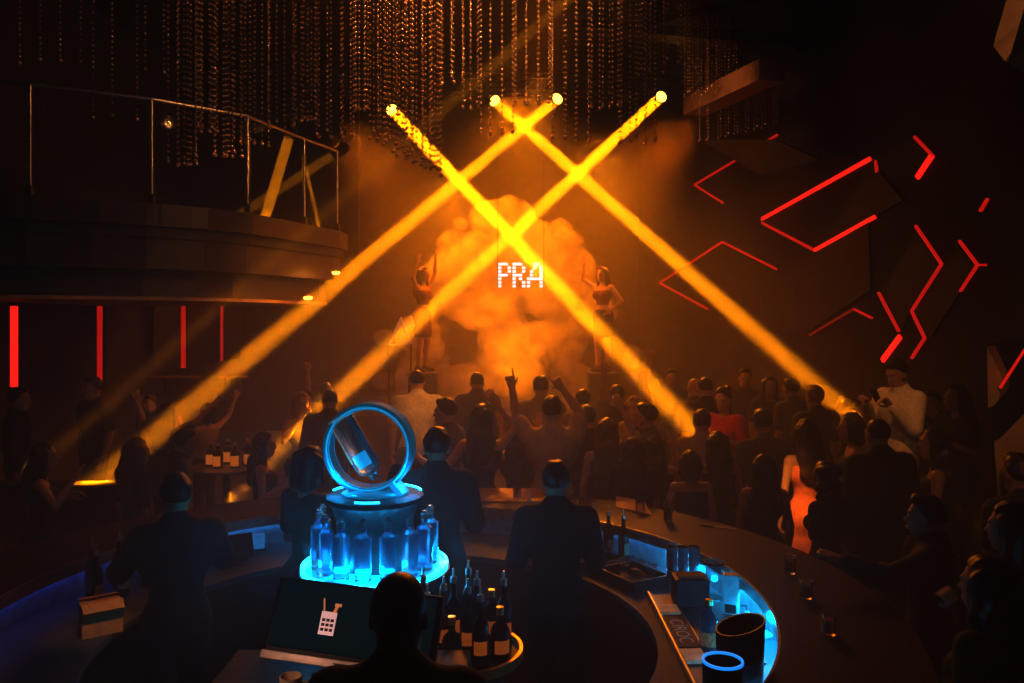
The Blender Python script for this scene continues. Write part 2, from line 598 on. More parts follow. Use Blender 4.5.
facet('core', [(985, 345), (1200, 300), (1200, 840), (1016, 720), (994, 470)], M_black, D + 0.06)
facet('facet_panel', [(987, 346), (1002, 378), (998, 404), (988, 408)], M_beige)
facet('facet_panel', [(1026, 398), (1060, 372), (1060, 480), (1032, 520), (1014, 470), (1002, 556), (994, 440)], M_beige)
facet('diagonal_band', [(988, 412), (1060, 330), (1060, 372), (994, 440)], M_black, D - 0.04)
facet('diagonal_band', [(1012, 476), (1030, 520), (1060, 480), (1060, 700), (1040, 700)], M_black, D - 0.02)
MB().tube(at(1000, 388, D - 0.07), at(1040, 326, D - 0.07), 0.010, n=8).build('red_light_line', M_red, pil)

# ------------------------------------------------------------------ bar
BC = (-0.70, 4.35)
bar = thing('bar_counter', 'large curved bar counter, dark body, blue light glowing under its inner edge', 'bar counter', (BC[0], BC[1], 0))
RI, RO, A0, A1 = 2.05, 2.67, -56, 236
MB().arc((0, 0), RI, RO, 1.07, 1.12, A0, A1, 90).build('counter_top', M_bartop, bar, smooth='auto')
MB().arc((0, 0), RO - 0.17, RO - 0.12, 0.0, 1.07, A0, A1, 90).build('front_panel', M_wood, bar, smooth='auto')
MB().arc((0, 0), RI + 0.05, RI + 0.09, 0.0, 1.07, A0, A1, 90).build('inner_panel', mat('inner_panel', (0.42, 0.46, 0.48), 0.4), bar, smooth='auto')
MB().arc((0, 0), 1.47, RI + 0.05, 0.86, 0.90, A0, A1, 80).build('work_shelf', mat('shelf_steel', (0.085, 0.10, 0.115), 0.55, noise=0.12, spec=0.1), bar, smooth='auto')
MB().arc((0, 0), 1.55, 1.59, 0.0, 0.86, A0, A1, 80).build('shelf_skirt', M_black, bar, smooth='auto')
MB().arc((0, 0), RI - 0.012, RI, 1.045, 1.118, A0, A1, 90).build('edge_trim', M_steel, bar, smooth='auto')
for a0_, a1_, mm_ in ((-40, 32, mat('cyan_bar_led', (0.1, 0.4, 0.5), 0.4, emit=(0.003, 0.46, 1.0), es=75, noise=0)),
                      (36, 66, mat('blue_bar_led', (0.1, 0.3, 0.5), 0.4, emit=(0.004, 0.32, 1.0), es=6.0, noise=0)),
                      (112, 142, MATS['blue_bar_led']),
                      (152, 200, mat('deep_blue_bar_led', (0.1, 0.3, 0.5), 0.4, emit=(0.003, 0.11, 1.0), es=3.0, noise=0))):
    MB().arc((0, 0), RI + 0.022, RI + 0.046, 1.052, 1.068, a0_, a1_, 24).build('led_strip', mm_, bar)


def ring_pt(ang, r, z):
    t = math.radians(ang)
    return Vector((BC[0] + r * math.cos(t), BC[1] + r * math.sin(t), z))


# ------------------------------------------------------------------ lit bottle tower in the middle of the bar
TW = Vector((-0.735, 4.3, 0))
tower = thing('display_tower', 'round tiered display tower glowing cyan in the middle of the bar, hoop on its top', 'display stand', TW)
MB().lathe([(0, 0), (0.46, 0), (0.46, 0.06), (0.40, 0.10), (0.36, 0.60), (0.38, 1.16), (0.40, 1.22), (0.40, 1.27), (0, 1.27)], 48).build('pedestal', M_black, tower, smooth='auto')
sh = MB().lathe([(0, 1.272), (0.375, 1.272), (0.375, 1.292), (0, 1.292)], 48).build('bottle_shelf', mat('glow_acrylic', (0.5, 0.8, 0.9), 0.3, emit=(0.0, 0.42, 0.85), es=0.85, noise=0.05), tower, smooth='auto')
MB().arc((0, 0), 0.375, 0.39, 1.262, 1.30, 0, 360, 48).build('shelf_light_rim', M_cyan, sh)
MB().lathe([(0, 1.292), (0.205, 1.292), (0.20, 1.52), (0.225, 1.60), (0.255, 1.635), (0, 1.635)], 48).build('drum', mat('drum_black', (0.02, 0.04, 0.05), 0.4), tower, smooth='auto')
tp = MB().lathe([(0, 1.635), (0.255, 1.635), (0.26, 1.66), (0.245, 1.668), (0, 1.672)], 48).build('top_plate', mat('top_plate', (0.03, 0.08, 0.10), 0.6, spec=0.1), tower, smooth='auto')
for a0, a1 in ((15, 60), (120, 165), (255, 285)):
    MB().arc((0, 0), 0.243, 0.252, 1.668, 1.677, a0, a1, 14).build('plate_light', M_cyan, tp)
MB().lathe([(0, 1.674), (0.18, 1.674), (0.12, 1.69), (0, 1.70)], 40).build('dome', mat('dome_glow', (0.05, 0.2, 0.25), 0.2, emit=(0.0, 0.22, 0.50), es=0.45, noise=0), tp, smooth=True)
# the hoop: a flat wide band standing on edge, turned a little
hb = MB()
R0, R1, wd = 0.210, 0.242, 0.055
n = 64
M_h = Matrix.Rotation(math.radians(-4), 4, 'Z') @ Matrix.Rotation(math.radians(90), 4, 'X')
hb.lathe([(R0, -wd), (R0 + 0.004, -wd - 0.004), (R1 - 0.004, -wd - 0.004), (R1, -wd), (R1, wd), (R1 - 0.004, wd + 0.004), (R0 + 0.004, wd + 0.004), (R0, wd), (R0, -wd)], n, M=M_h)
hoop = hb.build('hoop', mat('hoop_blue', (0.01, 0.10, 0.17), 0.6, emit=(0.0, 0.13, 0.24), es=0.36, noise=0.1, spec=0.1), tower, smooth='auto', loc=(-0.030, 0, 1.915), recalc=True)
for s in (-1, 1):
    eb = MB()
    eb.lathe([(R0 - 0.002, s * (wd - 0.004)), (R0 + 0.010, s * (wd + 0.010)), (R0 + 0.016, s * (wd + 0.006)), (R0 - 0.002, s * (wd - 0.004))], n, M=M_h)
    eb.build('hoop_light', mat('hoop_led', (0.1, 0.4, 0.5), 0.4, emit=(0.0, 0.36, 0.75), es=0.62, noise=0), hoop)
MB().box((0.13, -0.03, 1.705), (0.035, 0.11, 0.09), Euler((0, math.radians(-42), math.radians(-10))).to_matrix(), bevel=0.006).build('hoop_foot', mat('foot_glow', (0.1, 0.4, 0.5), 0.3, emit=(0.0, 0.30, 0.8), es=0.45, noise=0), tower)

# the big bottle lying in the hoop
M_bigglass = mat('blue_tinted_glass', (0.50, 0.78, 0.88), 0.10, trans=0.85, noise=0.05)
big = thing('display_bottle', 'big square-shouldered clear bottle held upside down at a slant inside the glowing hoop', 'bottle', TW + Vector((0.0, 0.0, 1.745)), 0, None)
big.rotation_euler = Euler((math.radians(4), math.radians(-30), math.radians(-12)))
MB().lathe([(0, 0.0), (0.022, 0.0), (0.024, 0.03), (0.058, 0.055), (0.068, 0.08), (0.068, 0.36), (0.060, 0.375), (0.058, 0.38), (0, 0.372)], 24).build('glass_body', M_bigglass, big, smooth='auto')
MB().lathe([(0, 0.002), (0.021, 0.002), (0.021, 0.02), (0, 0.02)], 16).build('cap', M_dsteel, big, smooth='auto')
lb = MB().arc((0, 0), 0.0685, 0.0695, 0.085, 0.165, 255, 318, 10).build('label_patch', mat('cyan_label', (0.1, 0.5, 0.7), 0.5, emit=(0.0, 0.40, 0.85), es=0.55, noise=0), big)  # label, strip and ring carry emission standing for light on them
MB().arc((0, 0), 0.0685, 0.0698, 0.13, 0.365, 190, 232, 10).build('copper_strip', mat('copper_strip', (0.75, 0.36, 0.18), 0.45, 0.3, emit=(0.8, 0.25, 0.08), es=0.12), big)
MB().arc((0, 0), 0.058, 0.0715, 0.366, 0.384, 0, 360, 24).build('base_ring', mat('pale_ring', (0.5, 0.75, 0.85), 0.2, emit=(0.1, 0.5, 0.7), es=0.3), big)

M_bglass = mat('lit_bottle_glass', (0.16, 0.66, 0.95), 0.2, trans=0.84, noise=0.05)


def bottle_proto(name, label, prof, capprof, m, mcap, labels=(), cat='bottle', group=None, n=22):
    t = thing(name, label, cat, (0, 0, 0), 0, group)
    MB().lathe(prof, n).build('glass_body', m, t, smooth='auto')
    if capprof:
        MB().lathe(capprof, n).build('cap', mcap, t, smooth='auto')
    for r, z0, z1, a0, a1, ml in labels:
        MB().arc((0, 0), r, r + 0.0012, z0, z1, a0, a1, 14).build('paper_label', ml, t)
    return t


VOD = [(0, 0.0), (0.034, 0.0), (0.038, 0.004), (0.040, 0.10), (0.0415, 0.205), (0.040, 0.215), (0.018, 0.228), (0.0155, 0.24), (0.0155, 0.256), (0, 0.256)]
CAP = [(0, 0.256), (0.017, 0.256), (0.018, 0.262), (0.018, 0.285), (0.012, 0.287), (0.012, 0.30), (0, 0.30)]
names = ['leftmost, at the back', 'first on the left, beside the rim', 'second from the left in front', 'third from the left in front', 'at the middle of the front', 'right of the middle one', 'second from the right in front', 'rightmost in front', 'rightmost, at the back']
vp = bottle_proto('vodka_bottle', 'x', VOD, CAP, M_bglass, mat('cap_glass', (0.45, 0.8, 0.9), 0.2, trans=0.6),
                  group='clear bottles round the tower shelf')
for i, nm in enumerate(names):
    o = vp if i == 0 else copy_tree(vp)
    a = math.radians(-90 + (-98, -72, -50, -25, -2, 22, 46, 69, 94)[i])
    o.location = TW + Vector((0.295 * math.cos(a), 0.295 * math.sin(a), 1.2925))
    o.rotation_euler = (0, 0, a + math.pi / 2)
    o.scale = (1.1, 1.1, 1.03)
    o['label'] = 'clear lit bottle on the cyan tower shelf, ' + nm

# ------------------------------------------------------------------ monitor on the inner counter
isl = thing('back_counter', 'low black counter in front of the glowing tower, under the screen', 'counter', (-0.68, 3.14, 0))
MB().box((0, 0, 1.16), (1.00, 0.62, 0.04), bevel=0.008).build('worktop', M_dsteel, isl)
MB().box((0, 0.02, 0.57), (0.94, 0.54, 1.14)).build('cabinet_body', M_black, isl)
for k in (-1, 0, 1):
    dd = MB().box((k * 0.31, -0.262, 0.60), (0.29, 0.02, 1.0), bevel=0.004).build('door', M_panel, isl)
    MB().box((k * 0.31 + 0.11, -0.285, 0.75), (0.015, 0.02, 0.14)).build('handle', M_steel, dd)
scr = thing('screen', 'wide black monitor with a pale silver lower edge below the glowing tower', 'monitor', (-0.635, 3.20, 1.182), math.radians(-9))
scr_rot = Euler((math.radians(-24), math.radians(4.0), 0)).to_matrix()
Z0 = Vector((0, 0, 0.19))


def sp(x, y, z):
    return Z0 + scr_rot @ Vector((x, y, z))


MB().box(sp(0, 0.02, 0), (0.70, 0.04, 0.315), scr_rot, bevel=0.008).build('housing', M_black, scr)
MB().box(sp(0, -0.021, 0.018), (0.655, 0.004, 0.25), scr_rot).build('display_glass', mat('screen_glass', (0.004, 0.012, 0.015), 0.6, spec=0.0, emit=(0.0, 0.014, 0.020), es=0.55, noise=0.1), scr)
MB().box(sp(0, -0.020, -0.142), (0.70, 0.012, 0.032), scr_rot, bevel=0.004).build('silver_chin', mat('silver_plastic', (0.62, 0.50, 0.44), 0.35, 0.4), scr)
MB().box(sp(-0.02, -0.0265, -0.142), (0.05, 0.002, 0.006), scr_rot).build('chin_mark', M_black, scr)
MB().box((0, 0.06, 0.12), (0.07, 0.05, 0.22), bevel=0.01).build('neck', M_black, scr)
MB().box((0, 0.04, 0.012), (0.30, 0.22, 0.024), bevel=0.008).build('foot', M_black, scr)
# picture shown on the screen: a pale card with rows of dark blocks and two sticks above it
icon = MB().box(sp(-0.10, -0.0245, 0.0), (0.064, 0.003, 0.088), scr_rot).build('lit_card', mat('lit_card', (0.7, 0.5, 0.5), 0.5, emit=(0.75, 0.42, 0.40), es=0.75, noise=0), scr)
mb = MB()
for r_ in range(3):
    for c_ in range(3):
        mb.box(sp(-0.118 + c_ * 0.018, -0.0265, 0.012 - r_ * 0.018), (0.013, 0.002, 0.011), scr_rot)
mb.build('dark_blocks', mat('icon_dark', (0.03, 0.03, 0.05), 0.6), icon)
M_stick = mat('icon_orange', (0.8, 0.3, 0.15), 0.5, emit=(0.85, 0.28, 0.12), es=0.6, noise=0)
MB().tube(sp(-0.123, -0.026, 0.046), sp(-0.133, -0.026, 0.092), 0.0035).build('orange_stick', M_stick, icon)
MB().tube(sp(-0.080, -0.026, 0.044), sp(-0.070, -0.026, 0.074), 0.006).box(sp(-0.069, -0.026, 0.072), (0.026, 0.008, 0.012), scr_rot).build('orange_stick', M_stick, icon)
# ------------------------------------------------------------------ moving head lights and their beams
M_lens = mat('amber_lens', (1, 0.6, 0.2), 0.3, emit=(1.0, 0.52, 0.06), es=9, noise=0)
truss = thing('lighting_truss', 'dark lattice lighting truss under the ceiling that carries the row of beam lamps', 'truss', (0, 14.25, 6.78))
tb = MB()
for dy, dz in ((-0.15, -0.15), (0.15, -0.15), (-0.15, 0.15), (0.15, 0.15)):
    tb.tube((-3.2, dy, dz), (3.9, dy, dz), 0.025)
for k in range(24):
    x = -3.2 + k * 0.3
    tb.tube((x, -0.15, -0.15), (x + 0.3, -0.15, 0.15), 0.012, n=6).tube((x, 0.15, -0.15), (x + 0.3, 0.15, 0.15), 0.012, n=6).tube((x, -0.15, -0.15), (x + 0.3, 0.15, -0.15), 0.012, n=6)
tb.build('lattice', M_dsteel, truss)
hg = MB()
for x in (-2.8, 3.5):
    hg.tube((x, 0, 0.15), (x, 0, 0.55), 0.01, n=6)
hg.build('hanger', M_dsteel, truss)


def beam_lamp(label, src, dst, energy, ang, rad=0.095, lens=True, scale=1.0, blend=0.35):
    src, dst = Vector(src), Vector(dst)
    d = (dst - src).normalized()
    t = thing('beam_lamp', label, 'stage light', src, 0, 'moving head beam lamps')
    R = d.to_track_quat('Z', 'Y').to_matrix().to_4x4()
    hb_ = MB()
    rr = rad * 1.05
    hb_.lathe([(0, -0.30), (rr * 0.8, -0.30), (rr * 1.15, -0.22), (rr * 1.15, -0.02), (rr * 1.02, 0.0), (rr * 0.98, -0.02), (0, -0.03)], 20, M=R)
    h = hb_.build('lamp_head', M_black, t, smooth='auto')
    le = MB()
    le.lathe([(0, -0.006), (rr * 0.6, -0.010), (rr * 0.97, -0.02), (0, -0.025)], 20, M=R)
    le.build('lens', M_lens if lens else M_glass, h, smooth='auto')
    side = d.cross(Vector((0, 0, 1))).normalized()
    yk = MB()
    for s in (-1, 1):
        p = side * s * rr * 1.3
        yk.tube(Vector(-d * 0.14) + p, Vector(-d * 0.14) + p + Vector((0, 0, 0.24)), 0.018, n=8)
    yk.tube(Vector(-d * 0.14) + side * -rr * 1.3 + Vector((0, 0, 0.24)), Vector(-d * 0.14) + side * rr * 1.3 + Vector((0, 0, 0.24)), 0.022, n=8)
    yk.build('yoke', M_black, t)
    MB().box(Vector(-d * 0.14) + Vector((0, 0, 0.31)), (0.2, 0.16, 0.12), bevel=0.01).build('base', M_black, t)
    l = light('beam', 'AREA', d * 0.03, energy, AMBER, rad * 2.0, shape='DISK', spread=ang)
    l.rotation_euler = d.to_track_quat('-Z', 'Y').to_euler()
    l.parent = t
    return t


BE = 60.0
beam_lamp('beam lamp with a glowing lens, rightmost of the row, aiming down left', at(661, 97, 14), at(315, 416, 8.2), BE, 0.0165)
beam_lamp('beam lamp second from the right, aiming down left past the balcony', at(557, 99, 14), at(78, 500, 7.0), BE * 0.8, 0.0165)
beam_lamp('beam lamp third from the right, aiming down right', at(495, 101, 14), at(841, 408, 8.3), BE, 0.0165)
beam_lamp('beam lamp leftmost of the row behind the bead strings, aiming down right', at(392, 110, 14), at(690, 427, 7.7), BE * 1.1, 0.0165)
beam_lamp('ceiling beam lamp above the middle of the bead curtains, with a faint beam down left', at(590, -20, 9.6), at(85, 425, 8.2), BE * 0.10, 0.016, 0.07)
beam_lamp('beam lamp over the gallery behind the glass railing, aiming steeply down', at(289, 137, 13.2), at(263, 225, 12.6), BE * 0.8, 0.016, 0.085, lens=False)
beam_lamp('beam lamp over the gallery end, with a dim beam down left behind the railing', at(333, 155, 13.4), at(240, 215, 12.8), BE * 0.22, 0.016, 0.085, lens=False)
beam_lamp('beam lamp low behind the end of the railing, aiming down right', at(305, 165, 13.0), at(322, 240, 12.6), BE * 0.16, 0.05, 0.03, lens=False)
beam_lamp('beam lamp at the far left edge over the gallery', at(-14, 150, 11.5), at(8, 200, 11.0), BE * 0.4, 0.016, 0.07, lens=False)

# wash lights (unseen, added to brighten smoke, haze, crowd, beads and panels)
light('plume_wash', 'SPOT', (0.5, 9.6, 6.9), 4600, (1.0, 0.21, 0.002), 0.35, at(508, 290, 14.0), math.radians(28), 0.9)
light('plume_side_wash', 'SPOT', (-3.0, 13.9, 5.9), 3300, (1.0, 0.21, 0.002), 0.4, at(505, 300, 14.0), math.radians(80), 1.0)
light('plume_side_wash', 'SPOT', (3.1, 13.9, 6.0), 3300, (1.0, 0.19, 0.002), 0.4, at(515, 300, 14.0), math.radians(80), 1.0)
light('stage_floor_wash', 'SPOT', (0.0, 12.6, 1.4), 1500, (1.0, 0.22, 0.002), 0.4, at(508, 320, 14.2), math.radians(80), 0.8)
light('haze_wash', 'SPOT', (0.1, 15.6, 7.0), 2700, (1.0, 0.24, 0.002), 0.5, (0.1, 11.0, 2.0), math.radians(62), 1.0)
light('back_light', 'SPOT', (-1.2, 15.8, 5.2), 1500, (1.0, 0.26, 0.004), 0.4, (-0.9, 8.0, 1.4), math.radians(40), 1.0)
light('back_light', 'SPOT', (1.6, 14.8, 5.8), 1500, (1.0, 0.28, 0.006), 0.4, (1.0, 7.5, 1.4), math.radians(40), 1.0)
light('bar_top_spot', 'SPOT', (0.4, 12.5, 6.6), 1900, (1.0, 0.30, 0.02), 0.15, (0.25, 6.6, 1.12), math.radians(13), 0.7)
light('bead_wash', 'SPOT', (-1.6, 4.8, 6.9), 800, (1.0, 0.40, 0.12), 0.05, (-0.6, 7.2, 5.6), math.radians(50), 0.9)
light('bead_wash', 'SPOT', (2.6, 5.2, 6.4), 900, (1.0, 0.40, 0.12), 0.05, (-0.4, 7.2, 5.6), math.radians(50), 0.9)
light('facet_wash', 'SPOT', (2.2, 3.2, 2.9), 60, (1.0, 0.42, 0.12), 0.2, (3.6, 5.3, 1.7), math.radians(44), 0.8)
light('facet_wash', 'SPOT', (2.2, 3.6, 4.6), 90, (1.0, 0.42, 0.12), 0.2, (3.6, 5.6, 4.8), math.radians(40), 0.8)
light('facet_wash', 'SPOT', (0.9, 8.5, 6.2), 260, (1.0, 0.36, 0.10), 0.2, (2.9, 11.0, 5.4), math.radians(36), 0.8)
light('bar_spot', 'SPOT', (0.6, 3.2, 6.0), 26, (1.0, 0.40, 0.10), 0.1, (-0.24, 3.74, 1.1), math.radians(11), 0.8)

WARM = (1.0, 0.34, 0.06)
light('balcony_wash', 'SPOT', (0.3, 9.5, 6.0), 1100, (1.0, 0.30, 0.02), 0.15, (-2.8, 10.2, 3.4), math.radians(30), 1.0)
light('floor_fill', 'SPOT', (-0.6, 4.4, 6.9), 340, (1.0, 0.30, 0.02), 0.5, (0.1, 8.0, 1.5), math.radians(56), 1.0)
light('guest_spot', 'SPOT', (1.6, 3.6, 6.6), 620, WARM, 0.1, (3.42, 7.25, 1.75), math.radians(10), 0.8)
light('guest_spot', 'SPOT', (0.2, 6.4, 4.0), 95, WARM, 0.1, (2.12, 8.05, 1.55), math.radians(9), 0.8)
light('guest_spot', 'SPOT', (0.9, 4.6, 4.6), 1300, (1.0, 0.36, 0.05), 0.06, (2.52, 6.95, 0.80), math.radians(8), 0.8)
light('guest_spot', 'SPOT', (1.0, 6.2, 4.2), 520, (1.0, 0.33, 0.03), 0.08, (-1.02, 8.6, 1.55), math.radians(10), 0.8)
light('guest_spot', 'SPOT', (-1.2, 4.4, 6.6), 130, WARM, 0.1, (-3.8, 6.45, 1.3), math.radians(16), 0.8)
light('guest_spot', 'SPOT', (-0.8, 4.8, 6.7), 260, WARM, 0.1, (-3.3, 8.1, 1.9), math.radians(16), 0.8)

light('counter_fill', 'SPOT', (-1.15, 2.55, 1.75), 9.0, (1.0, 0.55, 0.38), 0.04, (-0.85, 3.08, 1.24), math.radians(48), 0.9)  # unseen fill, added to brighten the lower edge of the screen
light('carton_fill', 'SPOT', (-1.6, 3.5, 2.3), 40.0, (1.0, 0.42, 0.10), 0.04, (-2.24, 4.36, 0.98), math.radians(22), 0.9)  # unseen fill, added to light the carton orange

# added cyan point lights that strengthen the glow of tower and bar edge
light('tower_glow', 'POINT', TW + Vector((0, -0.345, 1.31)), 7, (0.0, 0.47, 1.0), 0.03)
light('tower_glow', 'POINT', TW + Vector((-0.36, 0.05, 1.33)), 4.5, (0.0, 0.47, 1.0), 0.03)
light('tower_glow', 'POINT', TW + Vector((0.36, 0.05, 1.33)), 4.5, (0.0, 0.47, 1.0), 0.03)
light('tower_glow', 'POINT', TW + Vector((-0.2, -0.1, 1.76)), 3.0, (0.0, 0.47, 1.0), 0.03)
light('tower_glow', 'POINT', TW + Vector((0.2, -0.1, 1.76)), 3.0, (0.0, 0.47, 1.0), 0.03)

for a_ in (-160, -125, -95, -62, -20):
    light('tower_glow', 'POINT', TW + Vector((0.238 * math.cos(math.radians(a_)), 0.238 * math.sin(math.radians(a_)), 1.325)), 1.6, (0.0, 0.47, 1.0), 0.02)
for a_ in (-22, -4, 14, 28):
    light('bar_glow', 'POINT', ring_pt(a_, 1.98, 1.04), 2.1, (0.0, 0.46, 1.0), 0.02)

# ------------------------------------------------------------------ smoke plume
pr = []
r = random.Random(5)
for k in range(150):
    v = r.random()
    wd_ = 26 + 32 * math.sin(v * 2.2) + 14 * (v > .55)
    u = 508 + max(-1.75, min(1.75, r.gauss(0, 0.8 if k < 75 else 1.3))) * wd_
    rad = r.uniform(0.24, 0.50) if k < 75 else r.uniform(0.13, 0.26)
    pr.append(P_el(at(u, 218 + v * 200, 14.1 + r.uniform(-0.4, 0.5)), (rad, rad, rad * 0.9), k=0.06))


def wob(X, Y, Z):
    s = 0
    for f, a in ((5.1, 0.045), (9.3, 0.034), (17.0, 0.020)):
        s = s + a * np.sin(f * X + 1.3 * np.sin(f * 0.7 * Z)) * np.sin(f * Y + 0.7) * np.sin(f * Z + 2.0 * np.sin(f * 0.5 * X))
    return s


me = sdf_mesh('smoke_plume', pr, 0.045, wob=wob)
m = bpy.data.materials.new('smoke')
m.use_nodes = True
nt = m.node_tree
nt.nodes.remove(nt.nodes['Principled BSDF'])
v = nt.nodes.new('ShaderNodeVolumeScatter')
v.inputs['Anisotropy'].default_value = 0.15
tc = nt.nodes.new('ShaderNodeTexCoord')
nz = nt.nodes.new('ShaderNodeTexNoise')
nz.inputs['Scale'].default_value = 2.1
nz.inputs['Detail'].default_value = 4
nz.inputs['Roughness'].default_value = 0.6
nz.inputs['Distortion'].default_value = 0.6
nt.links.new(tc.outputs['Object'], nz.inputs['Vector'])
mr = nt.nodes.new('ShaderNodeMapRange')
mr.inputs['From Min'].default_value = 0.40
mr.inputs['From Max'].default_value = 0.66
mr.inputs['To Min'].default_value = 0.15
mr.inputs['To Max'].default_value = 3.6
nt.links.new(nz.outputs['Fac'], mr.inputs['Value'])
nt.links.new(mr.outputs['Result'], v.inputs['Density'])
nt.links.new(v.outputs[0], nt.nodes['Material Output'].inputs['Volume'])
tag(link('smoke_plume', me, m), 'billowing amber-lit smoke plume above the stage, behind the crossing beams', 'smoke', kind='stuff')

# ------------------------------------------------------------------ bead curtains
ICO_V, ICO_F = None, None
bm = bmesh.new()
bmesh.ops.create_icosphere(bm, subdivisions=1, radius=1.0)
ICO_V = np.array([v.co[:] for v in bm.verts], np.float32)
ICO_F = np.array([[v.index for v in f.verts] for f in bm.faces], np.int32)
bm.free()
M_bead = mat('bronze_bead', (0.9, 0.58, 0.36), 0.27, 0.85, noise=0.3)
M_thread = mat('thread', (0.2, 0.13, 0.08), 0.5)


def bead_curtain(label, u0, u1, vb, d, rows=3, sx=0.105, sy=0.13, gap=0.048, r=0.0115, slope=0.0, jit=0.0, ztop=7.3, balls=True, rowdrop=0.0):
    x0, x1 = at(u0, vb, d).x, at(u1, vb, d).x
    zb = at(u0, vb, d).z
    sx, rows = sx * 1.3, (rows if rows < 3 else rows - 1)
    nc = max(1, int(round((x1 - x0) / sx)))
    pos, thr, big_ = [], [], []
    rr = random.Random(int(u0 * 7 + vb))
    zlim = H + (V0 + 25) / FPX * (d + rows * sy)     # beads run to a little above the frame, thread above
    for j in range(rows):
        for i in range(nc + 1):
            x = x0 + (x1 - x0) * i / nc + rr.uniform(-.016, .016)
            y = d + j * sy + rr.uniform(-.04, .04)
            z0 = zb + slope * (i / nc) + rr.uniform(-jit - .02, jit + .02) + rowdrop * j
            z = z0 + rr.uniform(0, gap)
            while z < min(ztop, zlim):
                if rr.random() > 0.05:
                    pos.append((x, y, z, r * rr.uniform(0.8, 1.12)))
                z += gap
            if balls:
                big_.append((x, y, z0 - 0.02, r * 1.7))
            thr.append((x, y, z0, ztop))
    A = np.array(pos + big_, np.float32)
    t = thing('bead_curtain', label, 'bead curtain', ((x0 + x1) / 2, d + (rows - 1) * sy / 2, ztop), 0, 'bead curtains of the ceiling chandelier')
    org = np.array(t.location, np.float32)
    co = (A[:, None, :3] + ICO_V[None] * A[:, None, 3:4]).reshape(-1, 3) - org
    fc = (ICO_F[None] + (np.arange(len(A)) * len(ICO_V))[:, None, None]).reshape(-1, 3)
    o = link('bead_strings', np_mesh('bead_strings', co, fc), M_bead, t)
    o['kind'] = 'stuff'
    T = np.array(thr, np.float32)
    q = 0.0009
    off = np.array([(q, 0), (-q * .5, q * .87), (-q * .5, -q * .87)], np.float32)
    cv = np.zeros((len(T), 6, 3), np.float32)
    for k in range(3):
        cv[:, k, :2] = T[:, :2] + off[k]
        cv[:, k, 2] = T[:, 2]
        cv[:, 3 + k, :2] = T[:, :2] + off[k]
        cv[:, 3 + k, 2] = T[:, 3]
    fq = np.array([(0, 1, 4, 3), (1, 2, 5, 4), (2, 0, 3, 5)], np.int32)
    o = link('threads', np_mesh('threads', cv.reshape(-1, 3) - org, (fq[None] + (np.arange(len(T)) * 6)[:, None, None]).reshape(-1, 4)), M_thread, t)
    o['kind'] = 'stuff'
    MB().box((0, 0, 0.012), (max(0.08, x1 - x0 - 0.04), max(0.06, rows * sy - 0.12), 0.024)).build('ceiling_plate', M_black, t)


bc = bead_curtain
bc('sparse bead strings at the far left, faint and short', 20, 78, 58, 7.0, 1, 0.125)
bc('sparse row of four long bead strings over the gallery railing', 92, 134, 114, 7.0, 1, 0.122)
bc('pair of short bead strings right of the sparse long row', 146, 161, 67, 7.0, 1, 0.125)
bc('block of bead strings hanging lowest at the left, ending above the railing', 170, 194, 160, 6.6, 3, 0.052, 0.1)
bc('narrow bead block just right of the lowest left one, ending higher', 197, 211, 125, 6.7, 3, 0.055, 0.1)
bc('bead block ending beside the corner of the railing', 213, 237, 151, 6.8, 3, 0.055, 0.1)
bc('bead block over the railing corner, ending behind its top rail', 240, 262, 139, 7.0, 3, 0.06, 0.1)
bc('bead strings over the sloping part of the railing', 266, 292, 121, 7.2, 3, 0.075, 0.11)
bc('short bead block left of the drooping middle cluster', 297, 312, 115, 7.3, 3, 0.065, 0.11)
bc('bead block ending in open air between railing and middle cluster', 316, 350, 130, 7.3, 3, 0.07, 0.12)
bc('short bead strings just left of the drooping middle cluster', 354, 366, 104, 7.3, 3, 0.055, 0.12)
bc('bead cluster with a slanted lower edge drooping across the start of a beam', 371, 437, 130, 6.4, 5, 0.058, 0.13, slope=-0.27, jit=0.03)
bc('short bead strings right of the drooping cluster', 441, 462, 72, 6.8, 4, 0.07, 0.12)
bc('bead strings above the crossing gap between two beam lamps', 463, 478, 100, 7.0, 3, 0.06, 0.12)
bc('bead block hanging in front of a beam lamp, third lowest in the middle', 480, 512, 128, 7.0, 3, 0.07, 0.12)
bc('bead strings between the two middle beam lamps', 516, 550, 94, 7.2, 4, 0.07, 0.13)
bc('low bead block ending in dark rings right of the middle beam lamp', 554, 589, 133, 7.2, 3, 0.075, 0.12)
bc('bead strings between the low block and the rightmost lamp', 592, 621, 101, 7.3, 3, 0.07, 0.12)
bc('low bead block in front of the rightmost beam', 623, 657, 136, 7.3, 2, 0.075, 0.14)
bc('short bead strings above the rightmost beam lamp', 640, 664, 66, 7.0, 3, 0.08, 0.12)
bc('short bead strings farthest right in the near rows', 668, 690, 55, 7.2, 2, 0.10, 0.13)
bc('far bead block ending left of the beige ceiling bar', 690, 708, 88, 10.6, 4, 0.075, 0.14)
bc('far bead block ending just above the beige ceiling bar', 712, 736, 84, 10.8, 4, 0.085, 0.14)
bc('far bead strings hanging below the beige ceiling bar, short of the red lines', 701, 776, 138, 11.4, 3, 0.1, 0.14, gap=0.05, r=0.012, slope=0.25, ztop=5.9)
# ------------------------------------------------------------------ people
def skin(name, c):
    return mat('skin_' + name, c, 0.5, noise=0.08, nscale=20)


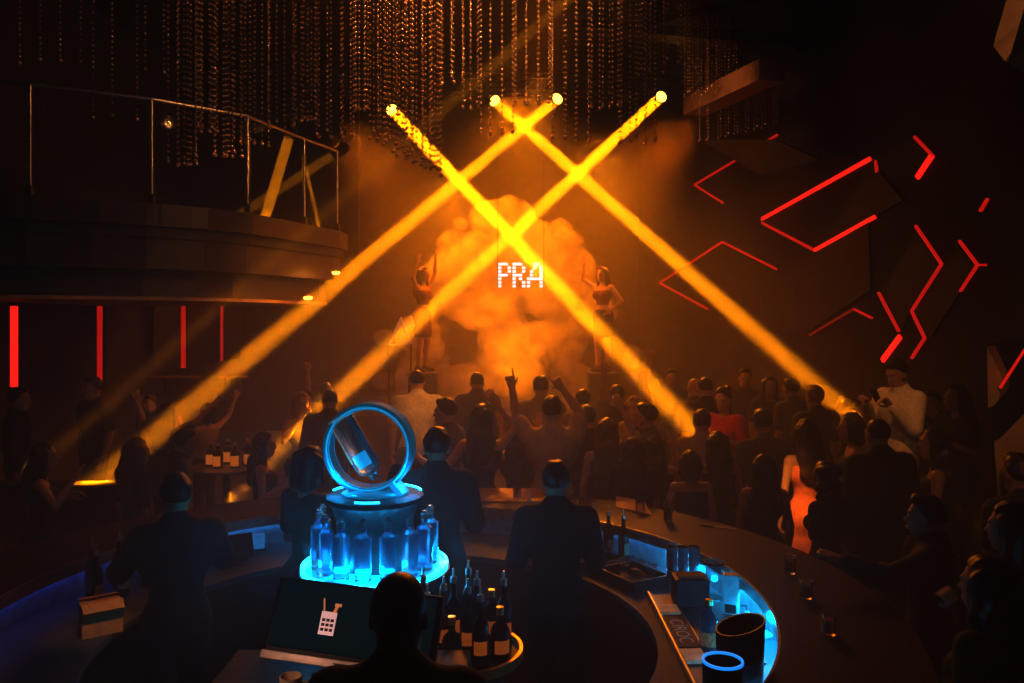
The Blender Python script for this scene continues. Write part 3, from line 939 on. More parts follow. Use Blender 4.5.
SK = {'light': skin('light', (0.55, 0.34, 0.24)), 'mid': skin('mid', (0.40, 0.23, 0.15)), 'dark': skin('dark', (0.16, 0.085, 0.055))}
HAIR = {'black': mat('hair_black', (0.014, 0.010, 0.009), 0.42, nscale=60), 'brown': mat('hair_brown', (0.06, 0.03, 0.016), 0.45, nscale=60),
        'fair': mat('hair_fair', (0.30, 0.17, 0.07), 0.45, nscale=60)}
CLOTH = {}


def cloth(c):
    if c not in CLOTH:
        CLOTH[c] = mat('cloth_%d' % len(CLOTH), c, 0.85, noise=0.18, nscale=30, bump=0.3)
    return CLOTH[c]


BLK, DGR, NAVY, WHT, GREY, ORG, REDC, TAN, OLV, WINE = ((0.009, 0.008, 0.008), (0.05, 0.045, 0.045), (0.018, 0.022, 0.04), (0.62, 0.58, 0.53),
                                                        (0.22, 0.2, 0.19), (0.80, 0.26, 0.10), (0.55, 0.03, 0.025), (0.35, 0.24, 0.15), (0.10, 0.10, 0.055), (0.12, 0.02, 0.03))

POSE = {  # elbow offset from the shoulder, wrist offset from the elbow; x is outwards, y forwards
    'down': ((.055, -.02, -.285), (.0, .075, -.235)),
    'side': ((.10, -.03, -.265), (-.02, .10, -.215)),
    'hold': ((.06, .02, -.28), (-.09, .20, .09)),
    'phone': ((.05, .10, -.26), (-.10, .15, .19)),
    'up': ((.10, .07, .26), (-.03, .04, .24)),
    'high': ((.05, .05, .28), (.00, .03, .245)),
    'bent': ((.20, .08, .16), (-.04, .05, .24)),
    'out': ((.24, .06, .13), (.13, .05, .21)),
    'low': ((.15, .12, -.17), (-.05, .13, .20)),
    'face': ((.10, .14, -.18), (-.16, .05, .25)),
    'lean': ((.10, .16, -.22), (-.02, .22, -.06)),
    'hip': ((.17, -.06, -.23), (-.13, .10, -.15)),
    'reach': ((.06, .22, -.12), (-.02, .24, .06)),
}


def rotz(a):
    c, s = math.cos(a), math.sin(a)
    return np.array(((c, -s, 0), (s, c, 0), (0, 0, 1)))


def rotx(a):
    c, s = math.cos(a), math.sin(a)
    return np.array(((1, 0, 0), (0, c, -s), (0, s, c)))


def roty(a):
    c, s = math.cos(a), math.sin(a)
    return np.array(((c, 0, s), (0, 1, 0), (-s, 0, c)))


def hand_prims(w, d, out, palm_n, curl, point=False, thin=1.0):
    """five fingers and a palm growing from the wrist w along d; out points to the thumb side, palm_n out of the palm"""
    d = d / np.linalg.norm(d)
    out = out - d * (out @ d)
    out = out / np.linalg.norm(out)
    n = np.cross(d, out)
    if n @ palm_n < 0:
        n = -n
    P = []
    for f in (-1.0, -0.33, 0.33, 1.0):
        P.append(P_rc(w + d * 0.012 + out * f * 0.016, w + d * 0.088 + out * f * 0.030, 0.0165, 0.0125, 0.012))
    L = {-1.0: .060, -0.33: .075, 0.33: .082, 1.0: .074}
    for f in (-1.0, -0.33, 0.33, 1.0):
        c = curl
        if point:
            c = 0.05 if f == 1.0 else 2.0
        base = w + d * 0.088 + out * f * 0.030
        spread = out * f * (0.16 if not point else 0.03) * max(0, 1 - c)
        l = L[f]
        d1 = d * math.cos(c * .6) + n * math.sin(c * .6) + spread
        d1 = d1 / np.linalg.norm(d1)
        d2 = d * math.cos(c * 1.35) + n * math.sin(c * 1.35) + spread
        d2 = d2 / np.linalg.norm(d2)
        m = base + d1 * l * .52
        P.append(P_rc(base, m, .0098 * thin, .0090 * thin, .004))
        P.append(P_rc(m, m + d2 * l * .5, .0090 * thin, .0078 * thin, .003))
    b = w + d * 0.025 + out * 0.022
    td = out * .72 + d * .62 + n * (.25 + .3 * min(1, curl))
    td = td / np.linalg.norm(td)
    m = b + td * .042
    t2 = td * .7 + d * .6
    t2 = t2 / np.linalg.norm(t2)
    P.append(P_rc(b, m, .0135, .0105, .008))
    P.append(P_rc(m, m + t2 * .034, .0105 * thin, .0085 * thin, .004))
    return P


PLACED = []
PF = 0.25


def person(label, u, v, d, face, fem=False, floor=0.0, top='tee', tcol=BLK, bot='trousers', bcol=BLK, hair='short', hcol='black', sk='mid', L='down', R='down',
           vox=0.0115, turn=0.0, nod=0.0, lean=0.0, tilt=0.0, eyes=False, h=None, xy=None, lh='open', rh='open', beard=False, group=None, build=1.0, seated=False):
    """a standing figure whose head top shows at picture point (u, v) when it stands d metres away; face = heading in degrees, 0 = away from the camera"""
    best = None
    for dd in (0, .1, -.1, .2, -.2, .3, -.3, .4, -.4):
        p = at(u, v, d + dd)
        if floor == PF and d > 7.9 and p.y < 8.02 or floor == 0 and d < 7.9 and p.y > 7.66:
            continue
        m = min([((p.x - a) ** 2 + (p.y - b) ** 2) ** .5 for a, b in PLACED] + [9])
        if best is None or m > best[0] + .02:
            best = (m, p)
        if m > .44:
            break
    p = best[1] if best else at(u, v, d)
    PLACED.append((p.x, p.y))
    hh = p.z - floor if h is None else h
    s = hh / 1.75
    if h is not None and floor == 0.0:
        floor = 0.0
    W = .165 if fem else .190
    W *= build
    HZ = .95
    la = -math.radians(lean)
    Rl = rotx(la)

    def B(q):           # bend the upper body forwards about the hips
        q = np.array(q, float)
        if q[2] > HZ and lean:
            o = np.array((0, 0, HZ))
            q = o + Rl @ (q - o)
        return q
    hipc = (0, 0.0, .93)
    tor = []
    if fem:
        tor += [P_rc(B((-.07, 0, 1.30)), B((.07, 0, 1.30)), .100 * build, None, .06, .86), P_rc(B((0, 0, 1.24)), B((0, 0, 1.06)), .108 * build, .096 * build, .06, .80),
                P_rc((-.065, -.01, .93), (.065, -.01, .93), .108 * build, None, .06, .92), P_rc(B((-W + .03, -.01, 1.405)), B((W - .03, -.01, 1.405)), .050, None, .05),
                P_el(B((-.07, .085, 1.275)), (.062, .055, .06), .03), P_el(B((.07, .085, 1.275)), (.062, .055, .06), .03),
                P_el((-.07, -.07, .90), (.085, .08, .09), .04), P_el((.07, -.07, .90), (.085, .08, .09), .04)]
    else:
        tor += [P_rc(B((-.085, 0, 1.31)), B((.085, 0, 1.31)), .122 * build, None, .06, .86), P_rc(B((0, 0, 1.25)), B((0, 0, 1.02)), .135 * build, .128 * build, .06, .76),
                P_rc((-.06, 0, .94), (.06, 0, .94), .112 * build, None, .06, .92), P_rc(B((-W + .035, -.015, 1.42)), B((W - .035, -.015, 1.42)), .062, None, .06),
                P_rc(B((-.10, -.03, 1.40)), B((0, -.015, 1.50)), .05, .05, .05), P_rc(B((.10, -.03, 1.40)), B((0, -.015, 1.50)), .05, .05, .05)]
    nr = .048 if fem else .058
    hc = B((0, .025, 1.625))
    Rh = Rl @ rotz(math.radians(turn)) @ rotx(math.radians(-nod)) @ roty(math.radians(tilt))
    neck = [P_rc(B((0, -.01, 1.42)), hc + Rh @ np.array((0, -.02, -.05)), nr * 1.12, nr, .03)]

    def hp(x, y, z):
        return hc + Rh @ np.array((x, y, z))
    head = [P_el(hp(0, -.012, .035), (.074, .094, .088), .03, Rh), P_el(hp(0, .025, -.025), (.060, .068, .080), .03, Rh),
            P_rc(hp(-.028, .035, -.085), hp(.028, .035, -.085), .026, None, .03), P_rc(hp(0, .058, -.092), hp(0, .062, -.095), .020, None, .02),
            P_rc(hp(0, .088, .012), hp(0, .108, -.028), .008, .0125, .012), P_rc(hp(-.035, .078, .026), hp(.035, .078, .026), .013, None, .012),
            P_rc(hp(-.018, .088, -.060), hp(.018, .088, -.060), .0085, None, .006), P_rc(hp(-.014, .086, -.072), hp(.014, .086, -.072), .0085, None, .006),
            P_el(hp(-.076, -.008, -.008), (.010, .022, .032), .008, Rh), P_el(hp(.076, -.008, -.008), (.010, .022, .032), .008, Rh)]
    if eyes:
        head += [P_el(hp(-.030, .096, .006), (.015, .016, .010), .005, Rh, 's'), P_el(hp(.030, .096, .006), (.015, .016, .010), .005, Rh, 's')]
    # arms
    arms, sleeves_u, sleeves_l, hands, wr, el = [], [], [], [], {}, {}
    ar = .82 if fem else 1.0
    for sx, pose, hd in ((-1, L, lh), (1, R, rh)):
        e0, w0 = POSE[pose] if isinstance(pose, str) else pose
        sh = B((sx * W, -.01, 1.405 if fem else 1.415))
        e = sh + Rl @ np.array((sx * e0[0], e0[1], e0[2])) * .95
        w_ = e + Rl @ np.array((sx * w0[0], w0[1], w0[2])) * .98
        ua = [P_rc(sh, e, .052 * ar, .040 * ar, .03)]
        fa = [P_rc(e, e + (w_ - e) * .35, .040 * ar, .040 * ar, .015), P_rc(e + (w_ - e) * .3, w_, .040 * ar, .026 * ar, .015)]
        arms += ua + fa
        sleeves_u += [P_rc(sh, e, .060 * ar, .052 * ar, .03)]
        sleeves_l += [P_rc(e, w_ - (w_ - e) * .06, .050 * ar, .036 * ar, .02)]
        dd = w_ - e
        up = dd[2] > .1
        thumb = np.array((-sx, 0.25, .0)) if up else np.array((-sx * .3, 1.0, .3))
        pn = np.array((0, 1.0, 0)) if up else np.array((-sx, 0, 0))
        curl = {'open': .15, 'relax': .7, 'grip': 1.35, 'fist': 2.0, 'point': .1}[hd if pose not in ('down', 'side', 'hold', 'phone') or hd != 'open' else 'relax']
        hands += hand_prims(w_, dd, thumb, pn, curl, hd == 'point', 1.0 if vox < .009 else 1.25)
        wr[sx], el[sx] = w_ + dd / np.linalg.norm(dd) * .075, e
    # legs
    legs, shoes = [], []
    for sx in (-1, 1):
        if seated:
            hip, kn, an = np.array((sx * .085, 0, .92)), np.array((sx * .11, .40, .90)), np.array((sx * .11, .42, .46))
        else:
            hip, kn, an = np.array((sx * .085, 0, .90)), np.array((sx * .095, .018, .50)), np.array((sx * .105, -.01, .085))
        g = .93 if fem else 1.0
        legs += [P_rc(hip, kn, .092 * g, .060 * g, .035), P_rc(kn, kn + (an - kn) * .35 + np.array((0, -.012, 0)), .057 * g, .058 * g, .02), P_rc(kn + (an - kn) * .3 + np.array((0, -.01, 0)), an, .056 * g, .038 * g, .02),
                 P_rc(an + np.array((0, -.025, -.045)), an + np.array((sx * .01, .11, -.055)), .034, .026, .02)]
        shoes += [P_rc(an + np.array((0, -.035, -.047)), an + np.array((sx * .012, .135, -.052)), .043, .034, .02), P_rc(an + np.array((0, -.01, .0)), an + np.array((0, 0, -.04)), .046, .046, .02)]
    body = tor + legs + neck + head + arms + hands
    me = sdf_mesh('person', body, vox)
    o = link('person', me, SK[sk])
    loc = Vector((p.x, p.y, floor + 0.009)) if xy is None else Vector((xy[0], xy[1], floor))
    hv = hc * s
    yaw = math.radians(face)
    # the head, not the feet, stands at the picture point
    off = rotz(yaw) @ np.array((hv[0], hv[1], 0))
    loc = loc - Vector((off[0], off[1], 0))
    o.location = loc
    o.rotation_euler = (0, 0, yaw)
    o.scale = (s, s, s)
    tag(o, label, 'person', group)
    cv = max(vox, 0.011)

    def wear(name, prims, m, off=0.0, cuts=()):
        g = sdf_mesh(name, prims, cv, off, cuts)
        if g is not None:
            link(name, g, m, o)
    tm, bmt = cloth(tcol), cloth(bcol)
    if top == 'tee':
        half = [P_rc(B((sx * W, -.01, 1.41)), B((sx * W, -.01, 1.41)) + (el[sx] - B((sx * W, -.01, 1.41))) * .68, .066 * ar, .060 * ar, .03) for sx in (-1, 1)]
        wear('shirt', tor + half, tm, .013, ((2, -1, .86),))
    elif top == 'shirt':
        wear('shirt', tor + sleeves_u + sleeves_l, tm, .013, ((2, -1, .84),))
        wear('collar', [P_rc(B((0, -.01, 1.46)), B((0, -.002, 1.50)), nr * 1.28, nr * 1.2, .01)], tm, .004)
    elif top == 'jacket':
        wear('jacket', tor + sleeves_u + sleeves_l, tm, .022, ((2, -1, .80),))
        wear('collar', [P_rc(B((0, -.015, 1.455)), B((0, -.01, 1.50)), nr * 1.35, nr * 1.28, .01)], tm, .006)
    elif top == 'tank':
        wear('tank_top', tor, tm, .009, ((2, 1, 1.375 if not lean else 1.40), (2, -1, .88)))
    elif top == 'crop':
        wear('crop_top', tor, tm, .009, ((2, 1, 1.36), (2, -1, 1.12)))
    elif top == 'dress':
        wear('dress', tor + [P_rc((0, -.015, .92), (0, 0, .62), .165, .185, .06, .80)], tm, .009, ((2, 1, 1.375), (2, -1, .56)))
    elif top == 'longdress':
        wear('dress', tor + [P_rc((0, -.015, .92), (0, 0, .42), .160, .165, .06, .80)], tm, .009, ((2, 1, 1.37), (2, -1, .36)))
    if top not in ('dress', 'longdress'):
        if bot == 'trousers':
            wear('trousers', tor[2:3] + (tor[-2:] if fem else []) + legs, bmt, .010, ((2, 1, 1.02), (2, -1, .075)))
        elif bot == 'skirt':
            wear('skirt', tor[2:3] + tor[-2:] * fem + [P_rc((0, -.015, .95), (0, 0, .66), .150, .165, .05, .82)], bmt, .009, ((2, 1, 1.04), (2, -1, .58)))
    wear('shoe', shoes[:2], M_black)
    wear('shoe', shoes[2:], M_black)
    hm = HAIR[hcol]
    ph = (u * 0.37 + v * 0.11) % 6.28
    hs = .0055 if hair in ('long', 'bob', 'bun') else .0035

    def strands(X, Y, Z):
        return hs * np.sin(95 * X + 5 * np.sin(9 * Z + ph) + ph) * np.sin(80 * Y + 4 * np.sin(11 * Z) + ph) + hs * .8 * np.sin(38 * X + ph) * np.sin(41 * Z + 25 * Y + ph)
    cap = P_el(hp(0, -.014, .038), (.086, .106, .102), .02, Rh, 'u', (((0, .050, .030), (0, .80, -.60)), ((0, 0, -.085 if hair in ('long', 'bob', 'bun') else -.055), (0, 0, -1))))
    hw = []
    if hair == 'short':
        hw = [cap, P_rc(hp(-.03, .05, .105), hp(.03, .05, .105), .024, None, .03)]
    elif hair == 'long':
        hw = [cap] + [P_rc(hp(x, -.055, .03), hp(x * 1.45, -.098, -.18), .062, .052, .04) for x in (-.042, .042)]
        hw += [P_rc(hp(x, -.10, -.14), hp(x * 1.15, -.125, -.36 + abs(x) * .5), .052, .040, .05) for x in (-.065, -.02, .03, .065)]
        hw += [P_rc(hp(sx * .070, -.005, .04), hp(sx * .090, -.01, -.19), .030, .028, .03) for sx in (-1, 1)]
    elif hair == 'bob':
        hw = [cap, P_rc(hp(-.04, -.05, .02), hp(-.05, -.07, -.10), .068, .055, .05), P_rc(hp(.04, -.05, .02), hp(.05, -.07, -.10), .068, .055, .05),
              P_rc(hp(-.074, -.005, .04), hp(-.088, .01, -.09), .030, .026, .03), P_rc(hp(.074, -.005, .04), hp(.088, .01, -.09), .030, .026, .03)]
    elif hair == 'bun':
        hw = [cap, P_el(hp(0, -.13, .07), (.05, .045, .05), .015)]
    elif hair == 'curly':
        rr = random.Random(int(u * 3 + v))
        hw = [cap] + [P_el(hp(math.sin(a) * .075, -.03 + math.cos(a) * -.075, .0 + z), (.04,) * 3, .015) for a in np.linspace(-1.8, 1.8, 8) for z in (-.14 + rr.uniform(-.02, .02), -.05, .06 + rr.uniform(0, .02))]
    elif hair == 'buzz':
        hw = [P_el(hp(0, -.013, .036), (.079, .099, .093), .02, Rh, 'u', (((0, .055, .030), (0, .80, -.60)), ((0, 0, -.045), (0, 0, -1))))]
    if hair == 'cap':
        hw = [P_el(hp(0, -.012, .045), (.088, .108, .092), .02, Rh, 'u', (((0, 0, .02), (0, 0, -1)),)), P_rc(hp(-.035, .11, .03), hp(.035, .11, .03), .014, None, .02), P_rc(hp(-.025, .15, .022), hp(.025, .15, .022), .010, None, .03)]
        wear('cap', hw, cloth(TAN))
    elif hw:
        g = sdf_mesh('hair', hw, max(.009, vox * .9), wob=strands if hair != 'buzz' else None)
        link('hair', g, hm, o)
    if beard:
        g = sdf_mesh('beard', [P_rc(hp(sx * .050, .012, -.045), hp(sx * .022, .050, -.088), .019, .022, .02) for sx in (-1, 1)] + [P_rc(hp(-.015, .058, -.094), hp(.015, .058, -.094), .023, None, .02)], .009)
        link('beard', g, hm, o)
    if eyes:
        for sx in (-1, 1):
            q = hp(sx * .030, .0785, .006)
            ey = MB().ball(q, .0115, 12).build('eye', mat('eye_white', (.5, .45, .42), .25), o, smooth=True)
            MB().ball(hp(sx * .030, .0865, .005), .0062, 10, (1, .7, 1)).build('iris', mat('iris', (.03, .015, .01), .2), ey, smooth=True)
        for sx in (-1, 1):
            MB().path([hp(sx * .016, .094, .030), hp(sx * .034, .091, .034), hp(sx * .052, .078, .028)], .0035, 6).build('eyebrow', hm, o, smooth=True)
        MB().path([hp(-.022, .0945, -.066), hp(0, .0975, -.0655), hp(.022, .0945, -.066)], .0045, 6).build('lips', mat('lips', (.42, .10, .09), .4), o, smooth=True)
    Rw = rotz(yaw)
    o_loc = np.array(loc)

    def world(q):
        return Vector(o_loc + Rw @ (np.array(q) * s))
    return {'o': o, 'hand': {k: world(wr[k]) for k in wr}, 'fwd': Vector(Rw @ np.array((0, 1.0, 0))), 's': s, 'head': world(hc)}


FINE = 0.008
A_ = person
# --- by the balcony and the left booth
A_('person in black at the far left edge, facing right under the wide red tube', 20, 389, 8.0, -70, floor=PF, top='shirt', hair='short', turn=0)
A_('woman with dark hair at the left edge, looking right, arms lit amber', 45, 444, 6.45, -60, True, top='tank', hair='long', R='low', L='hold', eyes=True, bot='skirt')
A_('woman with long straight dark hair in black, seen from behind beside the back-turned barman', 138, 440, 6.6, -38, True, top='tee', hair='long', hcol='brown')
Q1 = A_('woman in black dancing with both arms thrown up in front of the beam at left', 168, 405, 8.05, -20, True, floor=PF, top='tee', hair='long', L='out', R=((.20, .10, .15), (.20, .06, .20)), lh='open', rh='open', vox=FINE, bot='trousers')
A_('woman in the left booth tipping her head back beside the raised arms', 207, 404, 8.9, 60, True, floor=PF, top='tank', tcol=TAN, hair='bob', L='low', R='out', sk='light', lean=-6, vox=FINE)
A_('man in dark shirt bending forwards, lit from the side, below the raised arms', 185, 430, 7.08, -60, floor=0, top='shirt', hair='short', L='down', R='down', lean=8)
A_('small figure in dark clothes far behind the woman with raised arms', 150, 396, 9.6, 160, floor=PF, top='tee', tcol=DGR, hair='short')
A_('dim figure far behind, left of the beam, near the second red tube', 92, 424, 8.6, 150, floor=PF, top='tee', tcol=DGR, hair='short', h=1.72)
# --- between beam and hoop
W1 = A_('woman with long brown hair left of the hoop, face turned right', 265, 434, 7.2, -75, True, top='dress', hair='long', hcol='brown', L='hold', R='hold', eyes=True, sk='light')
A_('woman brightly lit by the amber beam beside the broad dark man', 302, 394, 8.3, -140, True, floor=PF, top='tank', tcol=TAN, hair='bob', hcol='fair', sk='light', L='hold', R='face', eyes=True)
A_('broad man with cropped hair seen from behind, just left of the hoop', 330, 390, 8.05, 5, floor=PF, top='shirt', tcol=DGR, hair='buzz', build=1.06)
A_('far man raising one arm near the foot of the leftmost beam', 326, 384, 9.6, 20, floor=PF, top='tee', tcol=DGR, L='high', vox=FINE, lh='fist')
A_('man in a white t-shirt seen from behind, left of the smoke', 417, 371, 8.6, 12, floor=PF, top='tee', tcol=WHT, hair='buzz', sk='light', build=1.08)
A_('dark-haired man in profile facing left, just right of the hoop', 445, 400, 7.55, 72, floor=0, top='tee', tcol=DGR, hair='short', L='hold', eyes=True)
A_('hooded dark figure standing in the smoke behind the crowd', 477, 373, 9.2, 10, floor=PF, top='jacket', tcol=DGR, hair='buzz')
A_('woman with long dark hair at the bar, arm raised, right of the hoop', 482, 406, 7.5, -5, True, top='tank', hair='long', L='hip', R=((.12, .05, .15), (-.15, .05, .20)), rh='open', vox=FINE, bot='skirt')
A_('woman with very long black hair seen from behind at the lit bar top', 517, 423, 7.45, 0, True, top='tank', hair='long', L=((-.02, .14, .10), (.02, .05, .20)), R=((.04, .16, .06), (.02, .06, .21)), vox=FINE, bot='skirt')
A_('young man in light shirt pointing both index fingers up, seen from behind', 552, 398, 7.6, 0, floor=0, top='tee', tcol=TAN, hair='short', L=((.11, .08, .17), (.04, .05, .25)), R=((.05, .08, .21), (-.15, .05, .20)), lh='point', rh='point', vox=FINE)
A_('man with thick dark hair in front of the smoke, head above the pointing fingers', 541, 377, 8.5, 0, floor=PF, top='tee', tcol=GREY, hair='short')
A_('broad dark man in a tight t-shirt seen from behind at the middle of the bar', 587, 407, 7.42, 0, floor=0, top='tee', hair='short', build=1.1)
A_('short-haired man on the dance floor behind the broad dark man', 583, 391, 8.35, -10, floor=PF, top='tee', tcol=GREY, hair='short', R='high', rh='open', vox=FINE)
A_('woman with long dark hair next to the broad dark man, seen from behind', 607, 420, 7.6, -6, True, top='tank', hair='long', hcol='brown', L='down', R=((.07, .08, .25), (-.10, .05, .20)), rh='relax', vox=FINE)
A_('fair woman lit amber under the end of the middle beam', 634, 398, 8.2, 150, True, floor=PF, top='dress', tcol=TAN, hair='bob', hcol='fair', sk='light', L='face', R='hold', eyes=True)
A_('man in profile facing left with a beard, in front of the fair lit woman', 645, 405, 7.55, 68, floor=0, top='shirt', tcol=OLV, hair='short', beard=True, L='hold', eyes=True)
A_('woman with long dark hair at the bar, left of the pair seen from behind', 633, 439, 7.35, 4, True, top='tee', hair='long')
A_('woman with long dark hair at the bar, right of the pair, one open hand raised', 655, 437, 7.3, -10, True, top='tank', hair='long', R=((.13, .10, -.02), (-.09, .04, .26)), rh='open', vox=FINE)
A_('far person with a fist up behind the profile man with a beard', 617, 398, 8.8, 0, floor=PF, top='tee', tcol=DGR, hair='short', R='bent', rh='fist', vox=FINE, h=1.62)
A_('woman in a red top with dark hair pulled up, lit from the left, looking down', 723, 389, 8.05, 140, True, floor=PF, top='tee', tcol=REDC, hair='bun', sk='light', L='hold', R='hold', eyes=True, nod=15)
A_('bald man on the dance floor, left of a pair under the right beam', 694, 379, 8.9, 12, floor=PF, top='tee', tcol=DGR, hair='none', sk='light')
A_('man with shaved head on the dance floor, right of the pair under the right beam', 705, 378, 8.6, 8, floor=PF, top='tee', tcol=BLK, hair='buzz', sk='light')
A_('man in pale shirt seen from behind, in front of the woman in red', 702, 411, 7.5, -15, floor=0, top='shirt', tcol=TAN, hair='short')
A_('woman with a wide mass of dark hair at the bar, below the woman in red', 717, 433, 7.2, 0, True, top='tank', hair='long')
A_('man in a brown shirt seen from behind, right of the woman in red', 762, 411, 7.3, 10, floor=0, top='shirt', tcol=OLV, hair='short')
A_('woman with long dark hair close to the right side of the bar, one bare shoulder', 764, 456, 6.3, -10, True, top='tank', hair='long', bot='skirt')
A_('woman at the bar counter behind the glassware, head low, seen from behind', 690, 452, 6.75, 0, True, top='tank', hair='bob', hcol='brown')
# --- right
A_('man with bright rim-lit hair at the end of the right beam, seen from behind', 814, 387, 8.1, 20, floor=PF, top='tee', tcol=OLV, hair='short', hcol='fair', sk='light', build=1.08)
A_('man with curly lit hair just right of the rim-lit man', 844, 397, 8.5, 70, floor=PF, top='tee', tcol=DGR, hair='curly', hcol='fair', sk='light')
A_('woman in a long tight orange dress seen from behind with straight hair', 805, 421, 7.0, 8, True, floor=0, top='longdress', tcol=ORG, hair='long', hcol='brown', sk='light', L='down', R='hold')
A_('dark-haired woman in profile facing left beside the woman in orange', 850, 415, 7.2, 75, True, top='tank', hair='bob', L='hold', R='hold', eyes=True)
A_('person with smooth brown hair behind the dark jacket man', 869, 404, 8.05, 15, True, floor=PF, top='tee', tcol=GREY, hair='bob', hcol='fair')
A_('man in a dark jacket with cropped hair seen from behind, right of the orange dress', 877, 420, 6.2, 12, floor=0, top='jacket', hair='buzz', build=1.08)
WM = A_('man in a white shirt looking down at a phone, tall above the crowd at right', 897, 361, 7.3, 112, floor=0.42, top='shirt', tcol=WHT, bot='trousers', bcol=TAN, hair='short', sk='mid', L='phone', R='phone', beard=True, eyes=True, nod=22, lh='grip', rh='grip', vox=FINE)
A_('woman in profile facing left with bare shoulders and dark hair, right of the jacket man', 933, 430, 6.05, 62, True, top='tank', hair='long', L='hold', eyes=True, bot='skirt')
A_('person in black next to the man in white, hand at the chin', 932, 393, 8.1, 130, floor=PF, top='jacket', hair='short', L='face', R='hold', eyes=True)
A_('woman with long dark hair facing left beside the angular pillar, face lit amber', 955, 386, 7.5, 100, True, floor=PF, top='tee', hair='long', L='hold', R='hold', eyes=True)
A_('person with wavy dark hair standing close by the right side of the bar', 824, 464, 5.7, 40, True, top='tee', hair='curly')
A_('dark figure at the lower right in a jacket, arm reaching along the bar', 925, 506, 4.4, 60, False, top='jacket', hair='short', L='reach', R='hold', h=1.62, eyes=True)
A_('dark figure close to the camera at the lower right corner, seen from behind', 985, 560, 3.2, 30, True, top='tee', hair='long', h=1.64)
A_('dark woman at the right edge beside the pillar, nearer than it', 1010, 505, 3.85, 40, True, top='jacket', hair='long', L='hold')
A_('dark figure leaning beside the angular pillar at the right edge', 1018, 428, 5.0, 10, False, top='tee', hair='short', sk='dark', h=1.75)
A_('dim man far behind under the low red line, in dark clothes', 745, 378, 10.2, 175, floor=PF, top='tee', tcol=DGR, hair='short', h=1.72)
A_('dim woman far behind to the left of the low red line', 770, 384, 9.6, 180, True, floor=PF, top='tee', tcol=DGR, hair='long', h=1.66)
A_('dim person far behind raising a drink near the right beam', 672, 376, 10.4, 170, floor=PF, top='tee', tcol=DGR, hair='short', R='up', rh='fist', h=1.7)
A_('dim person far behind, half hidden by the rim-lit man', 790, 396, 9.0, 30, floor=PF, top='tee', tcol=DGR, hair='short', h=1.68)
# --- behind the bar
A_('barman inside the round bar seen as a dark silhouette, right of the tower', 556, 464, 4.9, 0, top='shirt', hair='short', L='hold', R='hold', h=1.72)
A_('barman in black close behind the hoop, facing away', 437, 430, 5.45, 0, top='shirt', hair='short', L='low', R='hold')
A_('barmaid in dark clothes left of the hoop, hair edge lit amber', 311, 449, 5.2, -40, True, top='tee', hair='bob', L='hold', R='hold')
A_('barman in black at the left, back turned, blue light on his shoulder', 176, 478, 4.5, 30, top='shirt', hair='short', L='lean', R='lean', h=1.72)
A_('barman with short hair right in front of the tower, beside the screen', 399, 576, 2.4, 0, top='shirt', hair='buzz', L='hold', R='hold')
# --- dancers on the stage wings
A_('dancer in a dark red costume at the left of the smoke, arm raised', 424, 262, 13.0, -120, True, floor=1.75, top='crop', tcol=WINE, bot='skirt', bcol=WINE, hair='long', R='bent', L='up', h=1.70)
A_('dancer in dark costume at the right edge of the smoke, elbow out', 602, 262, 13.0, 140, True, floor=1.75, top='crop', tcol=WINE, bot='skirt', hair='long', R='bent', L='hip', sk='light', h=1.70)
# ------------------------------------------------------------------ stage: lit word, podiums, stand
PIX = {'P': ('1110', '1001', '1001', '1110', '1000', '1000', '1000'), 'R': ('1110', '1001', '1001', '1110', '1010', '1001', '1001'), 'A': ('00110', '00101', '01001', '01001', '11111', '10001', '10001')}
M_white = mat('white_led', (0.6, 0.7, 0.8), 0.4, emit=(0.80, 0.86, 1.0), es=1.7, noise=0)
sg = at(511, 288, 12.15)
sign = thing('led_sign', 'small glowing white word of light dots hanging in the smoke under the crossing beams', 'sign', sg)
px = 0.056
qx = 0.048
x = -0.17
for ch in 'PRA':
    lt = MB()
    for r_, row in enumerate(PIX[ch]):
        for c_, b in enumerate(row):
            if b == '1':
                lt.box((x + c_ * qx, 0, (6.5 - r_) * px), (qx, 0.03, px * 0.66))
    lo = lt.build('glowing_letter', M_white, sign)
    x += len(PIX[ch][0]) * qx + 0.026
for dx in (-0.2, 0.5):
    MB().tube((dx, 0.03, 0.0), (dx, 0.03, 6.5 - sg.z), 0.004, n=6).build('cable', M_black, sign)
for u, lb in ((424, 'black podium under the left dancer on the stage'), (602, 'black podium under the right dancer on the stage')):
    p = at(u, 300, 13.0)
    t = thing('podium', lb, 'podium', (p.x, p.y, 1.05))
    MB().box((0, 0, 0.335), (0.46, 0.5, 0.67), bevel=0.01).build('podium_body', M_black, t)
    MB().box((0, 0, 0.685), (0.5, 0.54, 0.03), bevel=0.008).build('podium_top', M_dsteel, t)
ft = at(397, 346, 12.8)
M_chrome = mat('pale_tube', (0.75, 0.6, 0.5), 0.3, 0.6, emit=(0.9, 0.45, 0.3), es=0.18, noise=0.1)  # faint amber emission stands for light on the tubes
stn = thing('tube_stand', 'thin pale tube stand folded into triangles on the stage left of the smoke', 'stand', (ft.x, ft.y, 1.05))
def q_(u, v):
    return at(u, v, 12.8) - Vector(stn.location)
MB().path([q_(389, 345), q_(401, 318), q_(411, 344)], 0.016, 8).build('frame', M_chrome, stn)
MB().tube(q_(389, 345), q_(408, 344), 0.014).build('cross_bar', M_chrome, stn)
MB().path([q_(398, 327), q_(414, 326), q_(411, 316)], 0.014, 8).build('side_frame', M_chrome, stn)
for u, v in ((389, 345), (411, 344)):
    a = q_(u, v)
    MB().tube(a, (a.x, a.y, 0.0), 0.014).build('leg', M_dsteel, stn)

